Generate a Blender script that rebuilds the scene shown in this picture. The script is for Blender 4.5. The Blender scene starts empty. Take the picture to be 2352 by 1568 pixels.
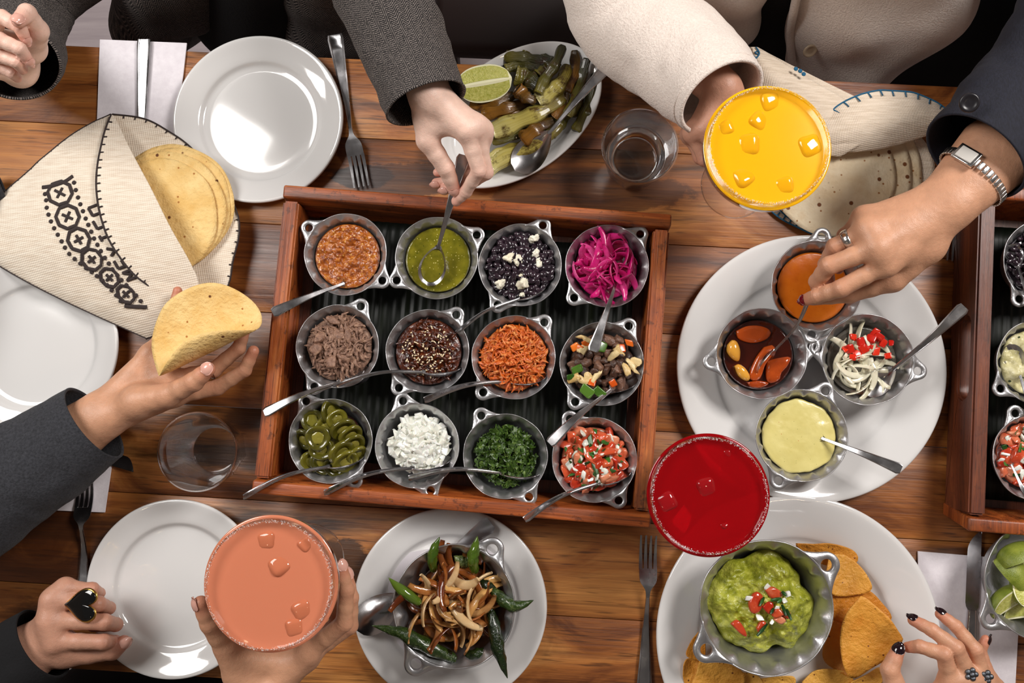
import bpy, bmesh, math, random
import numpy as np
from mathutils import Vector, Matrix, Euler

# ------------------------------------------------------------------ camera, world, lights
SC = bpy.context.scene
COL = SC.collection
F_PX, CAM_H = 2080.0, 1.30                       # focal length in pixels of a 2352x1568 frame, metres above the table top
NADIR = (1220.0, 960.0)                          # pixel straight below the lens
cam_d = bpy.data.cameras.new('camera'); cam = bpy.data.objects.new('camera', cam_d); COL.objects.link(cam)
cam_d.sensor_width = 36.0; cam_d.lens = F_PX / 2352 * 36; cam_d.clip_start = 0.01
cam.location = (0, 0, CAM_H)
cam.rotation_euler = (math.atan((NADIR[1] - 784) / F_PX), math.atan((NADIR[0] - 1176) / F_PX), 0)
SC.camera = cam
CR = np.array(cam.rotation_euler.to_matrix())
SC.view_settings.view_transform = 'Standard'; SC.view_settings.look = 'None'
SC.view_settings.gamma = 1.0; SC.view_settings.exposure = 0.0
SC.view_settings.use_curve_mapping = False
SC.cycles.use_denoising = True
SC.cycles.max_bounces = 10; SC.cycles.transmission_bounces = 10; SC.cycles.transparent_max_bounces = 10

w = bpy.data.worlds.new('room_air'); SC.world = w; w.use_nodes = True
w.node_tree.nodes['Background'].inputs[0].default_value = (0.55, 0.49, 0.46, 1)
w.node_tree.nodes['Background'].inputs[1].default_value = 0.15

def area(name, loc, target, sx, sy, power, col=(1, 1, 1)):
    l = bpy.data.lights.new(name, 'AREA'); l.shape = 'RECTANGLE'; l.size = sx; l.size_y = sy
    l.energy = power; l.color = col
    o = bpy.data.objects.new(name, l); COL.objects.link(o); o.location = loc
    o.rotation_euler = (Vector(target) - Vector(loc)).to_track_quat('-Z', 'Y').to_euler()
    return o
area('softbox_left', (-1.48, 0.80, 1.75), (0.0, -0.05, 0.0), 0.95, 0.85, 36, (1.0, 0.965, 0.93))
area('softbox_right', (1.46, 1.0, 1.98), (0.3, 0.05, 0.0), 0.66, 0.8, 52, (1.0, 0.95, 0.91))
def spot(name, loc, power, r=0.03):
    l = bpy.data.lights.new(name, 'POINT'); l.energy = power; l.shadow_soft_size = r; l.color = (1.0, 0.78, 0.5)
    o = bpy.data.objects.new(name, l); COL.objects.link(o); o.location = loc
spot('bulb_a', (-1.05, -1.3, 1.9), 2.2)
spot('bulb_b', (0.95, -0.7, 2.1), 2.2)

# ------------------------------------------------------------------ geometry helpers
rnd = random.Random(7)
rng = np.random.default_rng(7)

def P(px, py, z=0.0):
    "point of the world at height z that a pixel of the 2352x1568 frame looks at"
    r = CR @ np.array([(px - 1176) / F_PX, -(py - 784) / F_PX, -1.0])
    t = (z - CAM_H) / r[2]
    return Vector((r[0] * t, r[1] * t, z))
def PP(q): return P(*q)
def S(px, z=0.0): return px * (CAM_H - z) / F_PX / math.cos(0.06)

def put(o, label, cat, group=None, kind=None):
    o['label'] = label; o['category'] = cat
    if group: o['group'] = group
    if kind: o['kind'] = kind
    return o
def link(name, me, mat=None, parent=None):
    o = bpy.data.objects.new(name, me); COL.objects.link(o)
    if mat is not None and not me.materials: me.materials.append(mat)
    if parent is not None: o.parent = parent
    return o
def empty(name, loc=(0, 0, 0)):
    o = bpy.data.objects.new(name, None); COL.objects.link(o); o.location = loc; o.empty_display_size = .02
    return o
def mesh(name, V, Fc, smooth=True, mat=None):
    me = bpy.data.meshes.new(name)
    V = np.asarray(V, dtype=float)
    if isinstance(Fc, np.ndarray) and Fc.ndim == 2:
        n, k = Fc.shape
        me.vertices.add(len(V)); me.vertices.foreach_set('co', V.ravel())
        me.loops.add(n * k); me.loops.foreach_set('vertex_index', Fc.ravel().astype(np.int32))
        me.polygons.add(n); me.polygons.foreach_set('loop_start', np.arange(0, n * k, k, dtype=np.int32))
        me.update(calc_edges=True); me.validate()
    else:
        me.from_pydata([tuple(v) for v in V], [], [tuple(f) for f in Fc]); me.update()
    if smooth: me.polygons.foreach_set('use_smooth', np.ones(len(me.polygons), dtype=bool))
    if mat is not None: me.materials.append(mat)
    return me
def obj(name, V, Fc, mat, parent=None, smooth=True):
    return link(name, mesh(name, V, Fc, smooth, mat), None, parent)
def autosmooth(o, deg=40):
    me = o.data if hasattr(o, 'data') else o
    bm = bmesh.new(); bm.from_mesh(me)
    for e in bm.edges:
        if len(e.link_faces) == 2 and e.calc_face_angle(0) > math.radians(deg): e.smooth = False
    bm.to_mesh(me); bm.free(); return o
def fixn(me):
    bm = bmesh.new(); bm.from_mesh(me); bmesh.ops.recalc_face_normals(bm, faces=bm.faces); bm.to_mesh(me); bm.free(); return me

class MB:
    "collects pieces of one mesh"
    def __init__(s): s.V = []; s.F = []
    def add(s, V, Fc):
        o = len(s.V); s.V += [tuple(v) for v in V]; s.F += [tuple(int(i) + o for i in f) for f in Fc]
    def obj(s, name, mat, parent=None, smooth=True): return obj(name, s.V, s.F, mat, parent, smooth)

def gridfaces(nu, nv, cu=False, cv=False, off=0):
    f = []
    for i in range(nu if cu else nu - 1):
        for j in range(nv if cv else nv - 1):
            a = i * nv + j; b = ((i + 1) % nu) * nv + j; c = ((i + 1) % nu) * nv + (j + 1) % nv; d = i * nv + (j + 1) % nv
            f.append((off + a, off + b, off + c, off + d))
    return f
def lathe(prof, n=96, mod=None):
    "surface of revolution; prof = [(r,z)...]; mod(theta, r, z, k) -> (r, z)"
    V = []
    for i in range(n):
        t = 2 * math.pi * i / n
        for k, (r, z) in enumerate(prof):
            if mod: r2, z2 = mod(t, r, z, k)
            else: r2, z2 = r, z
            V.append((r2 * math.cos(t), r2 * math.sin(t), z2))
    return V, gridfaces(n, len(prof), cu=True)
def smoothprof(pts, n=6):
    "Catmull-Rom through profile points"
    P_ = [np.array(p, float) for p in pts]; out = []
    for i in range(len(P_) - 1):
        p0 = P_[max(i - 1, 0)]; p1 = P_[i]; p2 = P_[i + 1]; p3 = P_[min(i + 2, len(P_) - 1)]
        for k in range(n):
            t = k / n
            out.append(0.5 * ((2 * p1) + (-p0 + p2) * t + (2 * p0 - 5 * p1 + 4 * p2 - p3) * t * t + (-p0 + 3 * p1 - 3 * p2 + p3) * t ** 3))
    out.append(P_[-1]); return out
def frames(pts, up=(0, 0, 1)):
    pts = [Vector(p) for p in pts]; fr = []
    u = Vector(up)
    for i, p in enumerate(pts):
        t = (pts[min(i + 1, len(pts) - 1)] - pts[max(i - 1, 0)])
        t = t.normalized() if t.length > 1e-9 else Vector((1, 0, 0))
        b = u - t * u.dot(t)
        if b.length < 1e-5: b = Vector((0, 1, 0)) - t * t.y
        b.normalize(); fr.append((p, t, t.cross(b), b)); u = b
    return fr
def tube(pts, rad, n=12, up=(0, 0, 1), cap=True, flat=1.0, ring=None):
    "tube along points; rad scalar or list (or (ra, rb) pairs); cap closes both ends"
    fr = frames(pts, up); V = []; m = len(fr)
    for i, (p, t, s, b) in enumerate(fr):
        r = rad[i] if hasattr(rad, '__len__') else rad
        ra, rb = r if hasattr(r, '__len__') else (r, r * flat)
        for k in range(n):
            a = 2 * math.pi * k / n
            q = ring(i, a) if ring else 1.0
            V.append(p + s * (math.cos(a) * ra * q) + b * (math.sin(a) * rb * q))
    Fc = gridfaces(m, n, cv=True)
    if cap:
        V.append(fr[0][0]); V.append(fr[-1][0]); a, b = len(V) - 2, len(V) - 1
        for k in range(n):
            Fc.append((a, (k + 1) % n, k)); Fc.append((b, (m - 1) * n + k, (m - 1) * n + (k + 1) % n))
    return V, Fc
def box(x0, x1, y0, y1, z0, z1):
    V = [(x, y, z) for x in (x0, x1) for y in (y0, y1) for z in (z0, z1)]
    return V, [(0, 1, 3, 2), (4, 6, 7, 5), (0, 4, 5, 1), (2, 3, 7, 6), (0, 2, 6, 4), (1, 5, 7, 3)]
def bevelled(V, Fc, w_, seg=2):
    bm = bmesh.new(); vs = [bm.verts.new(v) for v in V]
    for f in Fc: bm.faces.new([vs[i] for i in f])
    bmesh.ops.recalc_face_normals(bm, faces=bm.faces)
    bmesh.ops.bevel(bm, geom=list(bm.edges), offset=w_, segments=seg, affect='EDGES', profile=0.5)
    V2 = [tuple(v.co) for v in bm.verts]; bm.verts.index_update()
    F2 = [[v.index for v in f.verts] for f in bm.faces]; bm.free(); return V2, F2
def bez(pts, n=24):
    return [Vector(p) for p in smoothprof(pts, max(2, n // max(1, len(pts) - 1)))]
def xform(V, loc=(0, 0, 0), rot=0.0, s=1.0):
    c, s_ = math.cos(rot), math.sin(rot)
    return [(loc[0] + s * (v[0] * c - v[1] * s_), loc[1] + s * (v[0] * s_ + v[1] * c), loc[2] + s * v[2]) for v in V]

# value noise
_NT = np.random.default_rng(3).random((64, 64, 64))
def noise3(p, sc=1.0, off=0.0):
    q = np.asarray(p, float) * sc + 31.7 + off
    i = np.floor(q).astype(int); f = q - i; f = f * f * (3 - 2 * f); i &= 63; j = (i + 1) & 63
    x0, y0, z0 = i[..., 0], i[..., 1], i[..., 2]; x1, y1, z1 = j[..., 0], j[..., 1], j[..., 2]
    fx, fy, fz = f[..., 0], f[..., 1], f[..., 2]
    a = _NT[x0, y0, z0] * (1 - fx) + _NT[x1, y0, z0] * fx; b = _NT[x0, y1, z0] * (1 - fx) + _NT[x1, y1, z0] * fx
    c = _NT[x0, y0, z1] * (1 - fx) + _NT[x1, y0, z1] * fx; d = _NT[x0, y1, z1] * (1 - fx) + _NT[x1, y1, z1] * fx
    return (a * (1 - fy) + b * fy) * (1 - fz) + (c * (1 - fy) + d * fy) * fz - 0.5
def fbm(p, sc, oct=3, off=0.0):
    v = 0; a = 1.0
    for k in range(oct): v = v + a * noise3(p, sc * 2 ** k, off + 5.3 * k); a *= 0.5
    return v

# distance fields -> mesh (surface nets)
def smin(a, b, k):
    h = np.clip(0.5 + 0.5 * (b - a) / k, 0, 1)
    return b * (1 - h) + a * h - k * h * (1 - h)
def cone_d(X, a, b, ra, rb):
    a = np.array(a, np.float32); b = np.array(b, np.float32); ab = b - a; L = float(ab @ ab) + 1e-12
    t = np.clip(((X - a) @ ab) / L, 0, 1)
    d = X - (a + t[..., None] * ab)
    return np.sqrt(np.einsum('...i,...i->...', d, d)) - (ra + (rb - ra) * t)
def polygonise(fn, lo, hi, h):
    lo = np.array(lo, np.float32); n = np.maximum(4, np.ceil((np.array(hi) - lo) / h).astype(int) + 1)
    c = 4; n = ((n + c - 1) // c) * c                        # coarse pass first, the fine one only near the surface
    off = h * (c - 1) / 2
    axc = [lo[i] + off + h * c * np.arange(n[i] // c, dtype=np.float32) for i in range(3)]
    Dc = fn(np.stack(np.meshgrid(*axc, indexing='ij'), -1).reshape(-1, 3)).reshape(n // c)
    D = np.repeat(np.repeat(np.repeat(Dc, c, 0), c, 1), c, 2).astype(np.float32)
    near = np.argwhere(np.abs(D) < h * c * 1.15 + .0012)
    D[tuple(near.T)] = fn((lo + h * near).astype(np.float32))
    D[0], D[-1] = np.maximum(D[0], h), np.maximum(D[-1], h)
    D[:, 0], D[:, -1] = np.maximum(D[:, 0], h), np.maximum(D[:, -1], h)
    D[:, :, 0], D[:, :, -1] = np.maximum(D[:, :, 0], h), np.maximum(D[:, :, -1], h)
    s = D < 0
    nx, ny, nz = D.shape
    acc = np.zeros((nx - 1, ny - 1, nz - 1, 3), np.float32); cnt = np.zeros((nx - 1, ny - 1, nz - 1), np.float32)
    def sl(ax_, c): return slice(c, c + ([nx, ny, nz][ax_] - 1))
    for axis in range(3):
        o1, o2 = [i for i in range(3) if i != axis]
        for c1 in (0, 1):
            for c2 in (0, 1):
                A = [None] * 3; B = [None] * 3
                A[axis] = sl(axis, 0); B[axis] = sl(axis, 1); A[o1] = B[o1] = sl(o1, c1); A[o2] = B[o2] = sl(o2, c2)
                da = D[tuple(A)]; db = D[tuple(B)]
                m = (da < 0) != (db < 0)
                t = np.where(m, da / np.where(m, da - db, 1), 0)
                pos = np.zeros(acc.shape, np.float32); pos[..., axis] = t; pos[..., o1] = c1; pos[..., o2] = c2
                acc += pos * m[..., None]; cnt += m
    act = cnt > 0
    idx = -np.ones(act.shape, int); idx[act] = np.arange(act.sum())
    base = np.argwhere(act)
    V = lo + h * (base + acc[act] / cnt[act][:, None])
    Q = []
    for axis in range(3):
        o1, o2 = (axis + 1) % 3, (axis + 2) % 3
        A = [slice(1, -1)] * 3; B = [slice(1, -1)] * 3
        A[axis] = slice(0, -1); B[axis] = slice(1, None)
        sa = s[tuple(A)]; sb = s[tuple(B)]
        for flip in (False, True):
            e = np.argwhere((sa & ~sb) if not flip else (~sa & sb))
            if not len(e): continue
            g = e.copy(); g[:, o1] += 1; g[:, o2] += 1
            def cell(d1, d2):
                c = g.copy(); c[:, o1] -= d1; c[:, o2] -= d2
                return idx[c[:, 0], c[:, 1], c[:, 2]]
            q = np.stack([cell(1, 1), cell(0, 1), cell(0, 0), cell(1, 0)], 1)
            if flip: q = q[:, ::-1]
            Q.append(q)
    Q = np.concatenate(Q); Q = Q[(Q >= 0).all(1)]
    return V, Q

# ------------------------------------------------------------------ material helpers
def nd(t, typ, props=None, ins=None):
    n = t.nodes.new('ShaderNode' + typ)
    for k, v in (props or {}).items(): setattr(n, k, v)
    for k, v in (ins or {}).items():
        s = n.inputs[k]
        if isinstance(v, bpy.types.NodeSocket): t.links.new(v, s)
        elif hasattr(v, '__len__') and len(v) == 3 and s.type == 'RGBA': s.default_value = (*v, 1)
        else: s.default_value = v
    return n
def new_mat(name, **kw):
    m = bpy.data.materials.new(name); m.use_nodes = True; t = m.node_tree
    b = t.nodes['Principled BSDF']
    for k, v in kw.items():
        s = b.inputs[{'rough': 'Roughness', 'metal': 'Metallic', 'col': 'Base Color', 'spec': 'Specular IOR Level', 'trans': 'Transmission Weight', 'ior': 'IOR',
                      'coat': 'Coat Weight', 'coatr': 'Coat Roughness', 'sss': 'Subsurface Weight', 'sheen': 'Sheen Weight', 'sheenr': 'Sheen Roughness'}[k]]
        s.default_value = (*v, 1) if k == 'col' else v
    if 'sss' in kw: b.inputs['Subsurface Radius'].default_value = (1.0, 0.4, 0.25); b.inputs['Subsurface Scale'].default_value = 0.004
    return m, t, b
def coords(t, scale=(1, 1, 1), out='Object', rand=False, rot=(0, 0, 0)):
    c = nd(t, 'TexCoord').outputs[out]
    if rand:
        r = nd(t, 'ObjectInfo').outputs['Random']
        v = nd(t, 'VectorMath', {'operation': 'SCALE'}, {0: (17.3, 9.1, 23.7), 3: r}).outputs[0]
        c = nd(t, 'VectorMath', {'operation': 'ADD'}, {0: c, 1: v}).outputs[0]
    return nd(t, 'Mapping', None, {'Vector': c, 'Scale': scale, 'Rotation': rot}).outputs[0]
def ramp(t, fac, stops, interp='LINEAR'):
    r = nd(t, 'ValToRGB', None, {0: fac}); cr = r.color_ramp; cr.interpolation = interp
    while len(cr.elements) < len(stops): cr.elements.new(0.5)
    for e, (p, c) in zip(cr.elements, stops):
        e.position = p; e.color = (*c, 1) if hasattr(c, '__len__') else (c, c, c, 1)
    return r.outputs[0]
def noise_n(t, vec, scale, detail=4, rough=0.5, dist=0.0):
    return nd(t, 'TexNoise', None, {'Vector': vec, 'Scale': scale, 'Detail': detail, 'Roughness': rough, 'Distortion': dist}).outputs[0]
def mixc(t, f, a, b, mode='MIX'):
    return nd(t, 'Mix', {'data_type': 'RGBA', 'blend_type': mode}, {0: f, 6: a, 7: b}).outputs[2]
def math_n(t, op, a, b=0.0, clamp=False):
    return nd(t, 'Math', {'operation': op, 'use_clamp': clamp}, {0: a, 1: b}).outputs[0]
def bump(t, b, h, dist=0.001, strength=1.0):
    n = nd(t, 'Bump', None, {'Height': h, 'Distance': dist, 'Strength': strength}); t.links.new(n.outputs[0], b.inputs['Normal'])
def srgb(r, g, b):
    return tuple((c / 255 / 12.92) if c <= 10 else (((c / 255) + 0.055) / 1.055) ** 2.4 for c in (r, g, b))

def mat_plain(name, c, rough=0.5, **kw):
    return new_mat(name, col=c, rough=rough, **kw)[0]
def mat_food(name, stops, scale=60, rough=0.4, bdist=0.0, bscale=120, detail=4, spk=None, perobj=False, **kw):
    "mottled food: noise ramp + optional specks (colour, scale, size)"
    m, t, b = new_mat(name, rough=rough, **kw)
    v = coords(t, rand=perobj)
    f = noise_n(t, v, scale, detail, 0.6)
    if perobj:
        r = nd(t, 'ObjectInfo').outputs['Random']
        f = math_n(t, 'ADD', math_n(t, 'MULTIPLY', f, 0.55), math_n(t, 'MULTIPLY', r, 0.45))
    c = ramp(t, f, stops)
    for sc_, sz, col_ in (spk or []):
        vo = nd(t, 'TexVoronoi', {'feature': 'F1'}, {'Vector': v, 'Scale': sc_})
        k = ramp(t, vo.outputs['Distance'], [(sz * 0.7, 1.0), (sz, 0.0)])
        k2 = math_n(t, 'MULTIPLY', k, ramp(t, nd(t, 'SeparateColor', None, {0: vo.outputs['Color']}).outputs[0], [(0.45, 0.0), (0.5, 1.0)]))
        c = mixc(t, k2, c, (*col_, 1))
    t.links.new(c, b.inputs['Base Color'])
    if bdist: bump(t, b, noise_n(t, v, bscale, 3, 0.6), bdist)
    return m
# ------------------------------------------------------------------ materials
def mat_wood(name, cols, gx=1.3, gy=16, rough=0.38, dark=0.5, speck=0.0, axis=0, coat=0.16, bmp=0.0006):
    m, t, b = new_mat(name, rough=rough, coat=coat, coatr=0.25)
    sc_ = (gx, gy, gy) if axis == 0 else ((gy, gx, gy) if axis == 1 else (gy, gy, gx))
    v = coords(t, sc_, rand=True)
    warp = noise_n(t, coords(t, (2.2, 2.2, 2.2), rand=True), 1.6, 2)
    vv = nd(t, 'VectorMath', {'operation': 'ADD'}, {0: v, 1: nd(t, 'VectorMath', {'operation': 'SCALE'}, {0: (0.6, 1.6, 1.6), 3: warp}).outputs[0]}).outputs[0]
    f = noise_n(t, vv, 1.0, 9, 0.62, 0.7)
    c = ramp(t, f, cols)
    fine = noise_n(t, coords(t, tuple(s * (4 if s == gx else 20) for s in sc_), rand=True), 1.0, 4, 0.7)
    c = mixc(t, 0.68, c, ramp(t, fine, [(0.3, (0.42, 0.34, 0.28)), (0.6, (1, 1, 1))]), 'MULTIPLY')
    pores = ramp(t, noise_n(t, coords(t, tuple(s * (14 if s == gx else 22) for s in sc_), rand=True), 1.0, 2, 0.5), [(0.60, 0.0), (0.70, 1.0)])
    c = mixc(t, math_n(t, 'MULTIPLY', pores, 0.6), c, (*srgb(44, 22, 10), 1))
    lines = ramp(t, noise_n(t, coords(t, tuple(s * (0.5 if s == gx else 5) for s in sc_), rand=True), 1.0, 6, 0.7, 0.5), [(0.60, 0.0), (0.68, 1.0)])
    c = mixc(t, math_n(t, 'MULTIPLY', lines, 0.5), c, (*srgb(56, 28, 12), 1))
    streak = ramp(t, noise_n(t, coords(t, tuple(s * (0.8 if s == gx else 0.7) for s in sc_), rand=True), 0.9, 5, 0.6, 1.2), [(0.53, 0.0), (0.62, 1.0)])
    c = mixc(t, math_n(t, 'MULTIPLY', streak, dark), c, (*srgb(52, 28, 14), 1))
    if speck:
        s2 = ramp(t, noise_n(t, coords(t, (70, 70, 70), rand=True), 1.0, 3, 0.7), [(0.57, 0.0), (0.66, 1.0)])
        c = mixc(t, math_n(t, 'MULTIPLY', s2, speck), c, (*srgb(45, 20, 12), 1))
    t.links.new(c, b.inputs['Base Color'])
    bump(t, b, math_n(t, 'ADD', fine, f), bmp)
    t.links.new(ramp(t, fine, [(0.2, rough + 0.15), (0.7, rough - 0.08)]), b.inputs['Roughness'])
    return m, t, b
W = {}
m, t, b = mat_wood('table_wood', [(0.25, srgb(60, 27, 10)), (0.38, srgb(112, 60, 25)), (0.50, srgb(164, 100, 47)), (0.66, srgb(200, 138, 75)), (0.85, srgb(134, 76, 35))], 1.25, 12, 0.42, 0.9)
W['table'] = m
# burnt knot by the fork: its own stain on the wood
geo = nd(t, 'NewGeometry').outputs['Position']
src = b.inputs['Base Color'].links[0].from_socket
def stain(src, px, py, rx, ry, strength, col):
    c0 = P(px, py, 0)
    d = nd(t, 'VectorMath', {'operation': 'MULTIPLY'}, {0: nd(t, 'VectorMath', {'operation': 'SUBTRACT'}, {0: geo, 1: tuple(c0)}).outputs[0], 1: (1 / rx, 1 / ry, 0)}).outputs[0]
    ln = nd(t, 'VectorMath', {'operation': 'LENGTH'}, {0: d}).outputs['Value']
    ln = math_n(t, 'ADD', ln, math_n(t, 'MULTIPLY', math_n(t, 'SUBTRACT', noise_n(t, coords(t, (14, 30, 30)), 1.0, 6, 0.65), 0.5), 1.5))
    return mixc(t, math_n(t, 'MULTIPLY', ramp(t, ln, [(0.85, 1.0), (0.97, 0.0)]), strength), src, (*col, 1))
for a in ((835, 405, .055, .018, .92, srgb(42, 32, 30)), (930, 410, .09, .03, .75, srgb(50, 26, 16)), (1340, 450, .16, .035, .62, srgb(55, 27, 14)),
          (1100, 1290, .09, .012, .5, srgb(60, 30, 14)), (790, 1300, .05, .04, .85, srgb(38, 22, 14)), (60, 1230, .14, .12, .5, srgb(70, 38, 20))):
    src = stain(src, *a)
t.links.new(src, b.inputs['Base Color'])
W['tray'] = mat_wood('tray_wood', [(0.3, srgb(104, 46, 16)), (0.5, srgb(172, 86, 34)), (0.68, srgb(206, 122, 58)), (0.9, srgb(146, 66, 28))], 2.0, 26, 0.45, 0.55, 0.55, 0, 0.15)[0]
W['tray_side'] = mat_wood('tray_wood_side', [(0.3, srgb(104, 46, 16)), (0.5, srgb(172, 86, 34)), (0.68, srgb(206, 122, 58)), (0.9, srgb(146, 66, 28))], 2.0, 26, 0.45, 0.55, 0.55, 1, 0.15)[0]
W['tray_dark'] = mat_wood('tray_wood_dark', [(0.3, srgb(58, 24, 13)), (0.5, srgb(104, 50, 28)), (0.68, srgb(136, 72, 40)), (0.9, srgb(80, 36, 20))], 2.0, 26, 0.45, 0.5, 0.3, 1, 0.2)[0]
W['chair'] = mat_plain('dark_chair', srgb(52, 38, 36), 0.5)
W['black_chair'] = mat_plain('black_chair', srgb(17, 15, 18), 0.55)

def mat_floor():
    m, t, b = new_mat('floor_vinyl', rough=0.55)
    v = coords(t, (3, 40, 1))
    t.links.new(ramp(t, noise_n(t, v, 1.0, 5, 0.6), [(0.3, srgb(150, 138, 142)), (0.7, srgb(178, 166, 168))]), b.inputs['Base Color']); return m
W['floor'] = mat_floor()

def mat_metal(name, c, rough, bscale, bdist, var=0.15, metal=1.0):
    m, t, b = new_mat(name, metal=metal, rough=rough)
    v = coords(t, rand=True)
    n = noise_n(t, v, bscale, 4, 0.6)
    t.links.new(ramp(t, noise_n(t, v, 25, 5, 0.65), [(0.3, tuple(x * (1 - var) for x in c)), (0.7, c)]), b.inputs['Base Color'])
    t.links.new(ramp(t, noise_n(t, v, 40, 3), [(0.3, rough - 0.06), (0.7, rough + 0.1)]), b.inputs['Roughness'])
    bump(t, b, n, bdist); return m
W['alu'] = mat_metal('cast_aluminium', (0.57, 0.57, 0.585), 0.36, 70, 0.0010, 0.30, 0.88)
W['steel'] = mat_metal('stainless_steel', (0.54, 0.53, 0.54), 0.22, 120, 0.00003, 0.1)
W['silver'] = mat_metal('silver', (0.82, 0.80, 0.78), 0.2, 400, 0.0002, 0.2)
W['dark_silver'] = mat_metal('dark_silver', (0.22, 0.24, 0.27), 0.35, 600, 0.0006, 0.5)
W['gold'] = mat_metal('gold', (0.83, 0.50, 0.13), 0.2, 400, 0.0002, 0.2)
W['enamel'] = mat_plain('black_enamel', (0.004, 0.004, 0.004), 0.06, coat=0.5)
W['ceramic'] = mat_plain('white_ceramic', (0.72, 0.71, 0.70), 0.07, coat=0.5, coatr=0.03)

def glassmat(name, col=(1, 1, 1), rough=0.0, mix=0.5):
    m, t, b = new_mat(name, col=col, rough=rough, trans=1.0, ior=1.46)
    tr = nd(t, 'BsdfTransparent', None, {0: (0.93, 0.93, 0.93, 1)})
    mx = nd(t, 'MixShader', None, {0: mix, 1: b.outputs[0], 2: tr.outputs[0]})
    t.links.new(mx.outputs[0], t.nodes['Material Output'].inputs[0]); return m
W['glass'] = glassmat('clear_glass')
W['tumbler'] = glassmat('tumbler_glass', mix=0.25)
W['water'] = mat_plain('water', (0.98, 0.99, 1), 0.0, trans=1.0, ior=1.33)
W['salt'] = mat_plain('salt', (0.86, 0.85, 0.83), 0.5, sss=0.2)
W['juice_y'] = mat_plain('mango_juice', srgb(255, 183, 10), 0.12, coat=0.4, sss=0.15)
W['juice_p'] = mat_plain('grapefruit_juice', srgb(212, 128, 96), 0.10, coat=0.4, sss=0.15)
W['juice_r'] = mat_plain('hibiscus_juice', srgb(176, 4, 14), 0.04, trans=0.45, ior=1.34, coat=0.4)
W['ice_y'] = mat_plain('ice_in_mango', srgb(255, 186, 22), 0.05, trans=0.15, ior=1.31, coat=0.6)
W['ice_p'] = mat_plain('ice_in_grapefruit', srgb(218, 128, 92), 0.05, trans=0.2, ior=1.31, coat=0.6)
W['ice_r'] = mat_plain('ice_in_hibiscus', srgb(206, 30, 38), 0.03, trans=0.6, ior=1.31, coat=0.6)

def mat_leaf():
    m, t, b = new_mat('banana_leaf', rough=0.42, spec=0.3)
    v = coords(t, (60, 2, 1), rand=True)
    f = noise_n(t, v, 1.0, 5, 0.6)
    t.links.new(ramp(t, f, [(0.3, srgb(6, 9, 6)), (0.55, srgb(14, 20, 11)), (0.85, srgb(34, 42, 20))]), b.inputs['Base Color'])
    bump(t, b, f, 0.001); return m
W['leaf'] = mat_leaf()

def mat_skin(name, c, red):
    m, t, b = new_mat(name, rough=0.46, sss=0.12)
    v = coords(t)
    n = noise_n(t, v, 55, 4, 0.6)
    base = ramp(t, n, [(0.3, tuple(x * 0.88 for x in c)), (0.7, tuple(min(1, x * 1.08) for x in c))])
    a = nd(t, 'Attribute', {'attribute_name': 'flush'}).outputs['Fac']
    t.links.new(mixc(t, math_n(t, 'MULTIPLY', a, 0.75), base, (*red, 1)), b.inputs['Base Color'])
    fine = nd(t, 'TexVoronoi', None, {'Vector': v, 'Scale': 900}).outputs['Distance']
    bump(t, b, math_n(t, 'ADD', math_n(t, 'MULTIPLY', fine, 0.25), noise_n(t, v, 170, 3)), 0.0005); return m
W['skin_a'] = mat_skin('fair_skin', srgb(238, 202, 184), srgb(226, 152, 132))
W['skin_b'] = mat_skin('tan_skin', srgb(206, 154, 122), srgb(198, 116, 92))
W['skin_c'] = mat_skin('rosy_skin', srgb(196, 146, 122), srgb(192, 108, 88))
W['nail'] = mat_plain('bare_nail', srgb(226, 172, 156), 0.22, coat=0.4)
W['nail_red'] = mat_plain('red_nail', srgb(110, 6, 26), 0.1, coat=0.6)
W['nail_black'] = mat_plain('black_nail', srgb(26, 10, 18), 0.1, coat=0.6)

def mat_cloth(name, c1, c2, scale=260, rough=0.9, sheen=0.2, bd=0.0006, warp=(1, 1, 1), fuzz=0):
    m, t, b = new_mat(name, rough=rough, sheen=sheen, sheenr=0.5)
    v = coords(t, warp)
    n = noise_n(t, v, scale, 3, 0.7)
    c = ramp(t, n, [(0.3, c1), (0.7, c2)])
    t.links.new(c, b.inputs['Base Color']); bump(t, b, n, bd); return m
W['cream_wool'] = mat_cloth('cream_wool', srgb(230, 215, 204), srgb(246, 234, 224), 330, 0.95, 0.3, 0.002)
W['charcoal'] = mat_cloth('charcoal_wool', srgb(30, 31, 36), srgb(58, 59, 65), 320, 0.95, 0.05, 0.0012)
W['navy'] = mat_cloth('navy_cloth', srgb(12, 13, 24), srgb(27, 29, 44), 500, 0.85, 0.0, 0.0006, (1, 0.25, 1))
W['black'] = mat_cloth('black_cloth', srgb(5, 5, 8), srgb(11, 11, 15), 300, 0.95, 0.0, 0.0008)
W['denim'] = mat_cloth('blue_black_cloth', srgb(18, 20, 30), srgb(30, 33, 46), 300, 0.9, 0.05, 0.0006)
W['napkin'] = mat_cloth('paper_napkin', srgb(222, 216, 222), srgb(234, 229, 234), 90, 0.9, 0.0, 0.0003)
W['parchment'] = mat_plain('parchment', srgb(205, 200, 205), 0.6)
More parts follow.
